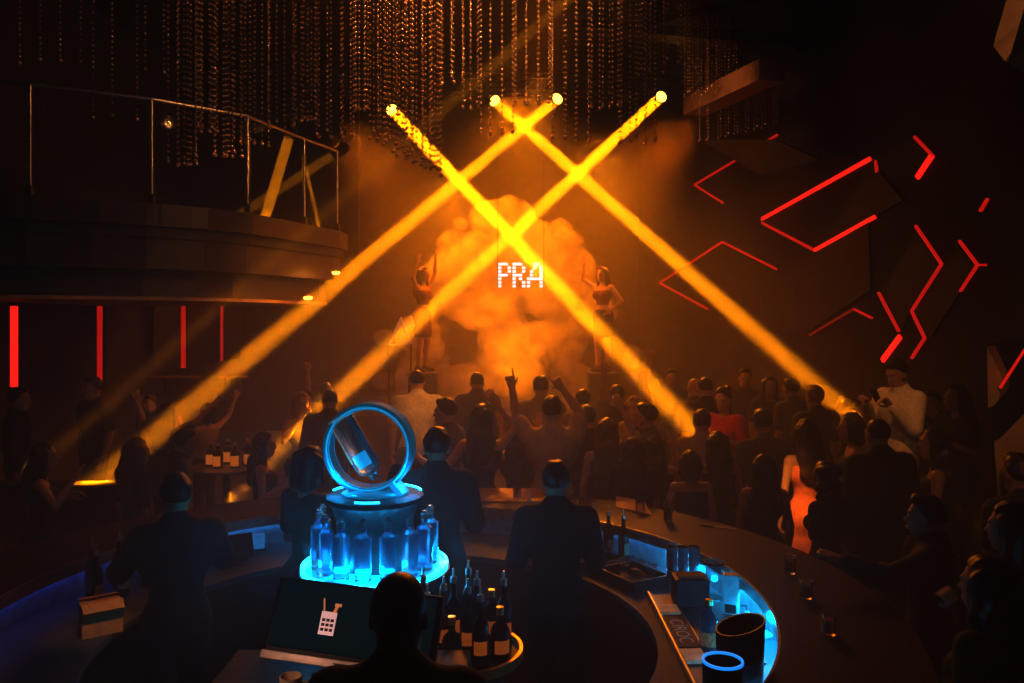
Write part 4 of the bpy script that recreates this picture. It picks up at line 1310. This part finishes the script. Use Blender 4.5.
# ------------------------------------------------------------------ left booth
bt = thing('booth_partition', 'dark low booth wall at the left where the amber beam ends', 'partition', (-3.95, 7.08, 0))
MB().box((0, 0, 0.56), (1.30, 0.12, 1.12)).build('wall_body', M_wood, bt)
MB().box((0, 0, 1.14), (1.36, 0.2, 0.04), bevel=0.01).build('ledge', M_black, bt)
tp_ = at(227, 466, 7.55)
tab = thing('cocktail_table', 'tall round cocktail table with bottles, right of the woman with raised arms', 'table', (tp_.x, tp_.y, 0))
MB().lathe([(0, tp_.z - .03), (0.34, tp_.z - .03), (0.35, tp_.z - .015), (0.34, tp_.z), (0, tp_.z)], 32).build('table_top', M_wood, tab, smooth='auto')
MB().lathe([(0.035, 0.02), (0.035, tp_.z - .03)], 16).build('leg', M_dsteel, tab, smooth=True)
MB().lathe([(0, 0), (0.24, 0), (0.24, 0.012), (0.04, 0.03), (0, 0.03)], 28).build('base', M_dsteel, tab, smooth='auto')
M_lit = mat('amber_lit_paper', (0.45, 0.2, 0.06), 0.7, emit=(1, 0.26, 0.02), es=0.42, noise=0.15)  # amber light falling on the labels, put in as emission
M_dglass = mat('dark_bottle_glass', (0.10, 0.06, 0.03), 0.08, trans=0.55, noise=0.05)
M_gold = mat('gold_foil', (0.75, 0.5, 0.2), 0.3, 0.9)
SHORT = [(0, 0), (0.042, 0), (0.045, 0.006), (0.045, 0.13), (0.035, 0.155), (0.014, 0.175), (0.014, 0.21), (0, 0.21)]
SCAP = [(0, 0.205), (0.017, 0.205), (0.017, 0.235), (0, 0.236)]
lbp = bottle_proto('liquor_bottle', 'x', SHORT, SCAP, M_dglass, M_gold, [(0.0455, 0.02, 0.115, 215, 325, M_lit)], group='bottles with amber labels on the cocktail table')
for i, (u, dy, nm) in enumerate(((211, 0.0, 'leftmost on the cocktail table'), (222, -0.10, 'second from the left on the cocktail table'), (223, 0.14, 'standing at the back of the cocktail table'), (238, -0.08, 'second from the right on the cocktail table'), (248, 0.02, 'rightmost on the cocktail table'), (241, 0.17, 'back right of the cocktail table'))):
    o = lbp if i == 0 else copy_tree(lbp)
    o.location = ((u - 512) / FPX * 7.55, tp_.y + dy, tp_.z + (0.0))
    o['label'] = 'squat dark bottle with an amber-lit label, ' + nm
    o.rotation_euler = (0, 0, 0.15 * (i - 2))

# ------------------------------------------------------------------ glasses and bottles on the bar
TUMB = [(0, 0), (0.032, 0), (0.036, 0.09), (0.039, 0.10), (0.0375, 0.10), (0.034, 0.012), (0, 0.010)]


def lathe_thing(name, label, cat, prof, m, loc, n=20, group=None, extra=()):
    t = thing(name, label, cat, loc, 0, group)
    MB().lathe(prof, n).build('glass_body' if 'glass' in m.name else 'body', m, t, smooth='auto')
    for nm, pf, mm in extra:
        MB().lathe(pf, n).build(nm, mm, t, smooth='auto')
    return t


DRINK = ('drink', [(0, 0.013), (0.033, 0.013), (0.0355, 0.07), (0, 0.07)], mat('amber_drink', (0.5, 0.2, 0.04), 0.1, trans=0.6))
def bar_xy(u, z, r_try=None, v=None):
    d = (H - z) * FPX / (v - V0)
    return Vector(((u - 512) / FPX * d, d, z))


lathe_thing('tumbler', 'small drink glass with a dark drink on the lit bar top left of the barman', 'glass', TUMB, M_glass, bar_xy(517, 1.121, v=498), extra=(DRINK,))
lathe_thing('tumbler', 'drink glass on the right bar top, beside the orange dress', 'glass', TUMB, M_glass, bar_xy(790, 1.121, v=573), extra=(DRINK,))
lathe_thing('tumbler', 'drink glass on the bar top at right, nearest to the camera, amber glint inside', 'glass', TUMB, M_glass, bar_xy(829, 1.121, v=634), extra=(DRINK,))
lathe_thing('tumbler', 'drink glass on the bar top below the orange dress, in front of the wavy-haired person', 'glass', TUMB, M_glass, bar_xy(806, 1.121, v=598), extra=(DRINK,))
lathe_thing('tumbler', 'empty glass on the bar top behind the glassware, left of the straw', 'glass', TUMB, M_glass, bar_xy(640, 1.121, v=512))
HB = [(0, 0), (0.03, 0), (0.034, 0.15), (0.0325, 0.15), (0.029, 0.012), (0, 0.012)]
t = lathe_thing('highball_glass', 'tall drink glass with a straw on the bar top under the raised open hand', 'glass', HB, M_glass, bar_xy(668, 1.121, v=521), extra=(('drink', [(0, .014), (.0295, .014), (.0315, .10), (0, .10)], DRINK[2]),))
MB().tube((0.0, 0, 0.02), (0.035, 0.0, 0.22), 0.0035).build('straw', mat('pale_straw', (.8, .6, .45), .5), t)
t = lathe_thing('highball_glass', 'tall glass at the back left of the bar top beside the barmaid', 'glass', HB, M_glass, bar_xy(282, 1.121, v=518))
st_ = thing('knife', 'thin pale knife lying slanted on the bar top under the wide dark hair', 'knife', bar_xy(725, 1.125, v=528))
MB().box((0, 0, 0), (0.16, 0.016, 0.004), Euler((0, 0, -0.5)).to_matrix()).build('blade', M_steel, st_)
MB().box((-0.115, 0.063, 0), (0.10, 0.02, 0.012), Euler((0, 0, -0.5)).to_matrix(), bevel=0.003).build('handle', M_black, st_)

# glass racks on the work shelf, back right, with upturned glasses
ZS = 0.901
gi = 0
UPG = [(0, 0.095), (0.028, 0.095), (0.036, 0.0), (0.0345, 0.0), (0.0265, 0.088), (0, 0.088)]
gp = None
for rk, (ang, nm) in enumerate(((58, 'left'), (44, 'middle'), (30, 'right'))):
    c = ring_pt(ang, 1.72, ZS)
    rz = math.radians(ang - 90)
    rkk = thing('glass_rack', 'dark tray of upturned glasses on the bar work shelf, ' + nm + ' one of three', 'tray', c, rz)
    MB().box((0, 0, 0.012), (0.36, 0.30, 0.024), bevel=0.004).build('tray_floor', M_black, rkk)
    for sx, sy, wx, wy in ((0, .15, .36, .012), (0, -.15, .36, .012), (.18, 0, .012, .30), (-.18, 0, .012, .30)):
        MB().box((sx, sy, 0.035), (wx, wy, 0.06)).build('tray_side', M_black, rkk)
    for i in range(3):
        for j in range(2):
            gi += 1
            if gp is None:
                o = gp = lathe_thing('rocks_glass', 'x', 'glass', UPG, M_glass, (0, 0, 0), 16, 'upturned glasses in the trays on the work shelf')
            else:
                o = copy_tree(gp)
            l = Vector((-0.11 + i * 0.11, -0.07 + j * 0.14, 0.0245))
            o.location = c + Matrix.Rotation(rz, 3, 'Z') @ l
            o['label'] = 'upturned glass in the %s tray, %s row, %s' % (nm, ('front', 'back')[j], ('left end', 'middle', 'right end')[i])
# dark bottles against the blue back panel
TALL = [(0, 0), (0.036, 0), (0.038, 0.006), (0.038, 0.19), (0.030, 0.215), (0.014, 0.245), (0.013, 0.30), (0, 0.30)]
TCAP = [(0, 0.298), (0.0155, 0.298), (0.0155, 0.325), (0.006, 0.33), (0.005, 0.365), (0, 0.366)]
tb_ = bottle_proto('spirit_bottle', 'x', TALL, TCAP, M_dglass, M_steel, [(0.0385, 0.05, 0.13, 200, 340, mat('dull_label', (0.45, 0.33, 0.2), 0.7))], group='dark bottles with pourers behind the bar')
first = [True]


def spirit(p, lb, rz=0.0):
    o = tb_ if first[0] else copy_tree(tb_)
    first[0] = False
    o.location = p
    o.rotation_euler = (0, 0, rz)
    o['label'] = lb
    return o


for k, a in enumerate((65, 61, 57, 53, 49, 45, 41)):
    spirit(ring_pt(a, 1.97, ZS), 'dark bottle behind the glass trays, %s of the row' % ('first from the left', 'second from the left', 'third from the left', 'the middle one', 'third from the right', 'second from the right', 'the rightmost')[k], 0.2 * k)
for k, (a, r_) in enumerate(((158, 1.93), (161, 1.80), (164, 1.94), (167, 1.82), (155, 1.80))):
    spirit(ring_pt(a, r_, ZS), 'dim amber bottle clustered on the left shelf by the back-turned barman, ' + ('back right', 'front middle', 'back middle', 'front left', 'nearest the barman')[k], 0.5 * k)
# tall cups, box, dispenser, jug, soap pump on the blue lit shelf at the right
M_cup = mat('grey_cup', (0.25, 0.33, 0.38), 0.35)
cp = None
for k, (u, nm) in enumerate(((672, 'left'), (683, 'middle'), (694, 'right'))):
    d = 5.12
    p = Vector(((u - 512) / FPX * d, d, ZS))
    t = copy_tree(cp) if cp else lathe_thing('cup_stack', 'x', 'cup stack', [(0, 0), (0.030, 0), (0.036, 0.10), (0.030, 0.10), (0.036, 0.14), (0.032, 0.14), (0.037, 0.18), (0.033, 0.18), (0.038, 0.25), (0.036, 0.25), (0.034, 0.19), (0, 0.18)], M_cup, (0, 0, 0), group='stacked tall cups on the blue shelf')
    cp = cp or t
    t.location = p
    t['label'] = 'tall dark stack of cups lit blue on the right shelf, %s of three' % nm
p = Vector(((690 - 512) / FPX * 4.75, 4.75, 0.9205))
t = thing('napkin_caddy', 'square black caddy box in front of the stacked cups', 'box', p)
MB().box((0, 0, 0.08), (0.20, 0.16, 0.16), bevel=0.01).build('caddy_body', M_black, t)
MB().box((0, 0, 0.165), (0.15, 0.11, 0.012)).build('napkins', mat('napkin', (0.1, 0.1, 0.1), .8), t)
p = Vector(((731 - 512) / FPX * 4.6, 4.6, ZS))
t = thing('paper_dispenser', 'pale upright dispenser box shining cyan on the right shelf', 'dispenser', p, math.radians(-20))
MB().box((0, 0, 0.12), (0.09, 0.07, 0.24), bevel=0.012).build('case', mat('white_plastic', (0.75, 0.8, 0.82), 0.4), t)
MB().box((0, -0.036, 0.05), (0.06, 0.004, 0.05)).build('slot', M_black, t)
p = Vector(((714 - 512) / FPX * 4.82, 4.82, 0.9205))
t = lathe_thing('glass_jug', 'clear glass jug with a dark rim between the cups and the cyan dispenser', 'jug', [(0, 0), (0.055, 0), (0.06, 0.08), (0.045, 0.16), (0.06, 0.22), (0.057, 0.22), (0.042, 0.16), (0.056, 0.08), (0.05, 0.01), (0, 0.01)], M_glass, p)
MB().arc((0, 0), 0.056, 0.064, 0.215, 0.226, 0, 360, 24).build('rim', M_black, t)
MB().path([(0.03, -0.05, 0.19), (0.05, -0.08, 0.17), (0.05, -0.08, 0.08), (0.03, -0.05, 0.06)], 0.007, 8).build('handle', M_glass, t, smooth=True)
p = Vector(((747 - 512) / FPX * 4.42, 4.42, ZS))
t = lathe_thing('soap_pump', 'small pump bottle on the cyan lit shelf near the right edge of the bar', 'bottle', [(0, 0), (0.025, 0), (0.026, 0.07), (0.010, 0.09), (0, 0.09)], mat('pump_plastic', (0.6, 0.7, 0.75), 0.35), p)
MB().tube((0, 0, 0.09), (0, 0, 0.125), 0.004).tube((0, 0, 0.123), (-0.035, 0, 0.12), 0.005).build('pump', M_steel, t)
p = Vector(((762 - 512) / FPX * 4.28, 4.28, ZS))
t = thing('cloth_pad', 'small folded pale cloth on the cyan lit shelf by the right bar edge', 'cloth', p, 0.4)
MB().box((0, 0, 0.012), (0.10, 0.06, 0.024), bevel=0.008).build('fold', mat('pale_cloth', (0.7, 0.75, 0.78), 0.9), t)
p = Vector(((727 - 512) / FPX * 4.4, 4.4, 0.921))
lathe_thing('ashtray', 'low dark round dish in front of the soap pump', 'dish', [(0, 0), (0.05, 0), (0.06, 0.02), (0.052, 0.022), (0.045, 0.008), (0, 0.007)], M_black, p)
p = Vector(((727 - 512) / FPX * 4.6, 4.6, ZS))

# bar station with the rubber mat, inner right
M_mat = mat('rubber_mat', (0.02, 0.018, 0.018), 0.7)
a_, b_ = bar_xy(664, 0.905, v=602), bar_xy(668, 0.905, v=650)
stn2 = thing('bar_station', 'steel bar work station with an edge rail on the right inside the bar', 'work station', (0.93, 4.25, 0))
MB().box((0.12, 0, 0.911), (0.42, 1.30, 0.018), bevel=0.004).build('station_top', M_dsteel, stn2)
MB().box((-0.095, 0, 0.922), (0.012, 1.30, 0.036)).build('edge_rail', M_steel, stn2)
MB().box((0.045, 0, 0.926), (0.008, 1.30, 0.012)).build('divider_rail', M_steel, stn2)
MB().box((0.20, -0.10, 0.924), (0.22, 0.5, 0.008)).build('sink_cover', M_black, stn2)
mt = thing('bar_mat', 'long black bar mat with grey capital letters on the right work station', 'mat', (0.905, 4.30, 0.921))
MB().box((0, 0, 0.004), (0.115, 0.42, 0.008), bevel=0.002).build('mat_base', M_mat, mt)
fc = bpy.data.curves.new('lettering', 'FONT')
fc.body = 'CÎROC'
fc.size = 0.105
fc.extrude = 0.0008
fc.align_x = 'CENTER'
fc.align_y = 'CENTER'
fo = bpy.data.objects.new('lettering', fc)
COL.objects.link(fo)
bpy.context.view_layer.update()
me = bpy.data.meshes.new_from_object(fo.evaluated_get(bpy.context.evaluated_depsgraph_get()))
bpy.data.objects.remove(fo)
lo = link('lettering', me, mat('mat_print', (0.35, 0.28, 0.24), 0.6, emit=(0.5, 0.3, 0.2), es=0.06), mt, loc=(0, 0, 0.009))  # slight emission in the print imitates warm light
lo.rotation_euler = (0, 0, math.radians(-90))
for k, (y, w_, lb) in enumerate(((4.62, 0.13, 'tan paper napkin stack at the far end of the lettered bar mat'), (3.98, 0.15, 'tan paper napkin stack at the near end of the lettered bar mat'))):
    t = thing('napkin_stack', lb, 'napkins', (0.905, y, 0.9205))
    MB().box((0, 0, 0.008), (0.115, w_, 0.016), Euler((0, 0, 0.06 * k)).to_matrix(), bevel=0.002).build('paper', mat('tan_paper', (0.75, 0.5, 0.3), 0.8, emit=(0.8, 0.36, 0.12), es=0.10), t)  # warm light on the paper is put in as faint emission
wb = bottle_proto('water_bottle', 'round-shouldered dark blue bottle with a patterned label on the right work station', [(0, 0), (0.045, 0), (0.05, 0.01), (0.05, 0.12), (0.035, 0.17), (0.015, 0.20), (0.015, 0.23), (0, 0.23)],
                  [(0, 0.228), (0.02, 0.228), (0.02, 0.255), (0, 0.256)], mat('blue_glass', (0.08, 0.22, 0.32), 0.1, trans=0.5), M_gold, [(0.0505, 0.03, 0.10, 200, 340, mat('tan_label', (0.5, 0.28, 0.12), 0.6, emit=(0.8, 0.3, 0.1), es=0.06, noise=0.7, nscale=60))])  # label emission imitates a little warm light
wb.location = (0.905 + 0.10, 4.08, 0.9205)
# bins at the lower right, inside the bar
t = thing('ice_bin', 'black open ice bin with a slanted rim on the shelf at the lower right', 'bin', (0.99, 3.47, 0.901))
bn = MB().lathe([(0, 0), (0.09, 0), (0.105, 0.38), (0.098, 0.38), (0.08, 0.02), (0, 0.02)], 32)
for v_ in bn.bm.verts:
    if v_.co.z > 0.3:
        v_.co.z += 0.3 * v_.co.x
bn.build('bin_body', mat('black_plastic', (0.018, 0.018, 0.022), 0.5), t, smooth='auto')
MB().box((0, -0.10, 0.25), (0.08, 0.03, 0.025), bevel=0.008).build('handle', M_dsteel, t)
t = thing('lit_bucket', 'black bucket with a glowing blue rim at the bottom right inside the bar', 'bucket', (0.835, 3.17, 0.901))
MB().lathe([(0, 0), (0.072, 0), (0.080, 0.345), (0.072, 0.345), (0.064, 0.1), (0, 0.1)], 32).build('bucket_body', M_black, t, smooth='auto')
MB().arc((0, 0), 0.072, 0.081, 0.344, 0.354, 0, 360, 40).build('glowing_rim', mat('rim_blue', (0.1, 0.4, 0.5), 0.4, emit=(0.01, 0.32, 0.95), es=1.0, noise=0), t)

# round bottle stand, lower middle
bs = thing('bottle_stand', 'round dark bottle stand with an amber-lit rim, lower middle of the bar', 'stand', (-0.24, 3.74, 0))
MB().lathe([(0, 0), (0.20, 0), (0.20, 1.0), (0.27, 1.03), (0.28, 1.05), (0, 1.05)], 40).build('stand_body', M_black, bs, smooth='auto')
MB().arc((0, 0), 0.275, 0.292, 1.03, 1.075, -80, 60, 30).build('copper_rim', mat('copper_rim', (0.8, 0.36, 0.12), 0.35, 0.7), bs, smooth='auto')
M_alab = mat('warm_lit_label', (0.5, 0.22, 0.08), 0.65, emit=(1, 0.24, 0.02), es=0.20, noise=0.2)  # emission gives these labels the warm light that falls on them
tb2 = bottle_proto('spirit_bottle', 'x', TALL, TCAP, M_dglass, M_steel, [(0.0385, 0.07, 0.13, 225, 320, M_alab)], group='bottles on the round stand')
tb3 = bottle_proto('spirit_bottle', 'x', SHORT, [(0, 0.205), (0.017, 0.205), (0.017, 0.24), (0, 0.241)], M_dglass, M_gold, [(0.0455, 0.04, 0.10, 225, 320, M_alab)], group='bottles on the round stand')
k = 0
where = []
for ring, nn, rr_ in (('inner', 4, 0.085), ('outer', 10, 0.205)):
    for i in range(nn):
        a = 2 * math.pi * (i + 0.3) / nn
        src = (tb2, tb3)[k % 2 if ring == 'outer' else 0]
        o = src if k in (0, 5) else copy_tree(src)
        o.location = (-0.24 + rr_ * math.cos(a), 3.74 + rr_ * math.sin(a), 1.0505)
        o.rotation_euler = (0, 0, 0.3 * math.sin(k * 2.1))
        deg = math.degrees(a) % 360
        side = ('right end', 'back right', 'back', 'back left', 'left end', 'front left', 'front', 'front right')[int(((deg + 22.5) % 360) // 45)]
        o['label'] = '%s bottle with warm-lit label on the round stand, %s ring, %s' % ('tall' if src is tb2 else 'squat', ring, side)
        where.append((o, o['label']))
        k += 1
seen = {}
for o, lb in where:
    seen[lb] = seen.get(lb, 0) + 1
    if seen[lb] > 1:
        o['label'] = lb + ', nearer the middle'
t = thing('indicator_lamp', 'small glowing red lamp on the counter, left of the round bottle stand', 'lamp', (-0.35, 3.30, 1.222))
MB().box((0, 0, -0.01), (0.07, 0.04, 0.06), Euler((0, 0.5, 0)).to_matrix(), bevel=0.008).build('case', M_black, t)
MB().box((0, -0.012, 0.022), (0.045, 0.03, 0.02), Euler((0, -0.6, 0)).to_matrix(), bevel=0.006).build('red_light', mat('red_glow', (.3, 0, 0), .4, emit=(1, .01, .005), es=1.3, noise=0), t)
# clutter under the screen
t = lathe_thing('mug', 'cream mug in front of the screen foot', 'mug', [(0, 0), (0.038, 0), (0.042, 0.085), (0.038, 0.085), (0.034, 0.01), (0, 0.01)], mat('cream_glaze', (0.65, 0.48, 0.32), 0.3), (-0.83, 3.0, 1.181))
MB().path([(0.038, 0, 0.07), (0.065, 0, 0.06), (0.065, 0, 0.03), (0.038, 0, 0.018)], 0.006, 8).build('handle', MATS['cream_glaze'], t, smooth=True)
lathe_thing('bowl', 'small dark green bowl right of the cream mug under the screen', 'bowl', [(0, 0), (0.03, 0), (0.055, 0.045), (0.051, 0.045), (0.026, 0.008), (0, 0.007)], mat('green_glaze', (0.12, 0.2, 0.17), 0.3), (-0.72, 3.0, 1.181))
t = thing('paper_receipt', 'pale paper slip left of the cream mug under the screen', 'paper', (-0.95, 3.0, 1.182), 0.3)
MB().box((0, 0, 0.002), (0.12, 0.07, 0.003)).build('slip', mat('white_paper', (0.7, 0.66, 0.6), 0.8), t)
# left bar shelf
t = thing('carton', 'open orange-lit cardboard carton on the left inner shelf', 'box', (-2.24, 4.36, 0.901), math.radians(35))
MB().box((0, 0, 0.08), (0.20, 0.13, 0.16)).build('carton_body', mat('cardboard', (0.55, 0.30, 0.12), 0.8, noise=0.2), t)
MB().box((0, -0.09, 0.165), (0.20, 0.07, 0.004), Euler((0.5, 0, 0)).to_matrix()).build('flap', MATS['cardboard'], t)
MB().box((0, 0.09, 0.165), (0.20, 0.07, 0.004), Euler((-0.5, 0, 0)).to_matrix()).build('flap', MATS['cardboard'], t)
p = ring_pt(134, 1.8, ZS)
t = thing('order_terminal', 'dark order terminal with a slanted screen on the back left shelf', 'terminal', p, math.radians(30))
MB().box((0, 0, 0.10), (0.24, 0.03, 0.17), Euler((-0.5, 0, 0)).to_matrix(), bevel=0.008).build('terminal_body', M_black, t)
MB().box((0, 0.02, 0.02), (0.16, 0.14, 0.03), bevel=0.006).build('terminal_base', M_black, t)
p = ring_pt(127, 1.95, ZS)
t = thing('menu_block', 'small square block shining bright blue on the back left shelf', 'block', p, math.radians(20))
MB().box((0, 0, 0.06), (0.09, 0.03, 0.12), bevel=0.004).build('block_body', mat('white_plastic2', (0.7, 0.8, 0.85), .4, emit=(.0, .25, .7), es=.4), t)  # blue shine put into the plastic as emission
MB().box((0, 0, 0.006), (0.12, 0.06, 0.012)).build('block_base', M_black, t)
# things people hold
h0, h1 = WM['hand'][-1], WM['hand'][1]
ph = thing('smartphone', 'smartphone in the hands of the man in white', 'phone', (h0 + h1) / 2 + Vector((0, 0, 0.04)), math.radians(112))
MB().box((0, 0, 0), (0.075, 0.010, 0.15), Euler((-0.5, 0, 0)).to_matrix(), bevel=0.004).build('phone_body', M_black, ph)
MB().box((0, -0.006, 0), (0.066, 0.002, 0.135), Euler((-0.5, 0, 0)).to_matrix()).build('phone_screen', mat('phone_screen', (.1, .1, .1), .2, emit=(.6, .4, .3), es=.5), ph)
stp = thing('step_block', 'dark step block under the man in white', 'step', (at(897, 361, 7.3).x, 7.3, 0))
MB().box((0, 0, 0.20), (0.56, 0.6, 0.40), bevel=0.01).build('step_body', M_black, stp)
MB().box((0, 0, 0.41), (0.58, 0.62, 0.02), bevel=0.004).build('step_tread', M_dsteel, stp)

# pale boards lying on the back of the bar top
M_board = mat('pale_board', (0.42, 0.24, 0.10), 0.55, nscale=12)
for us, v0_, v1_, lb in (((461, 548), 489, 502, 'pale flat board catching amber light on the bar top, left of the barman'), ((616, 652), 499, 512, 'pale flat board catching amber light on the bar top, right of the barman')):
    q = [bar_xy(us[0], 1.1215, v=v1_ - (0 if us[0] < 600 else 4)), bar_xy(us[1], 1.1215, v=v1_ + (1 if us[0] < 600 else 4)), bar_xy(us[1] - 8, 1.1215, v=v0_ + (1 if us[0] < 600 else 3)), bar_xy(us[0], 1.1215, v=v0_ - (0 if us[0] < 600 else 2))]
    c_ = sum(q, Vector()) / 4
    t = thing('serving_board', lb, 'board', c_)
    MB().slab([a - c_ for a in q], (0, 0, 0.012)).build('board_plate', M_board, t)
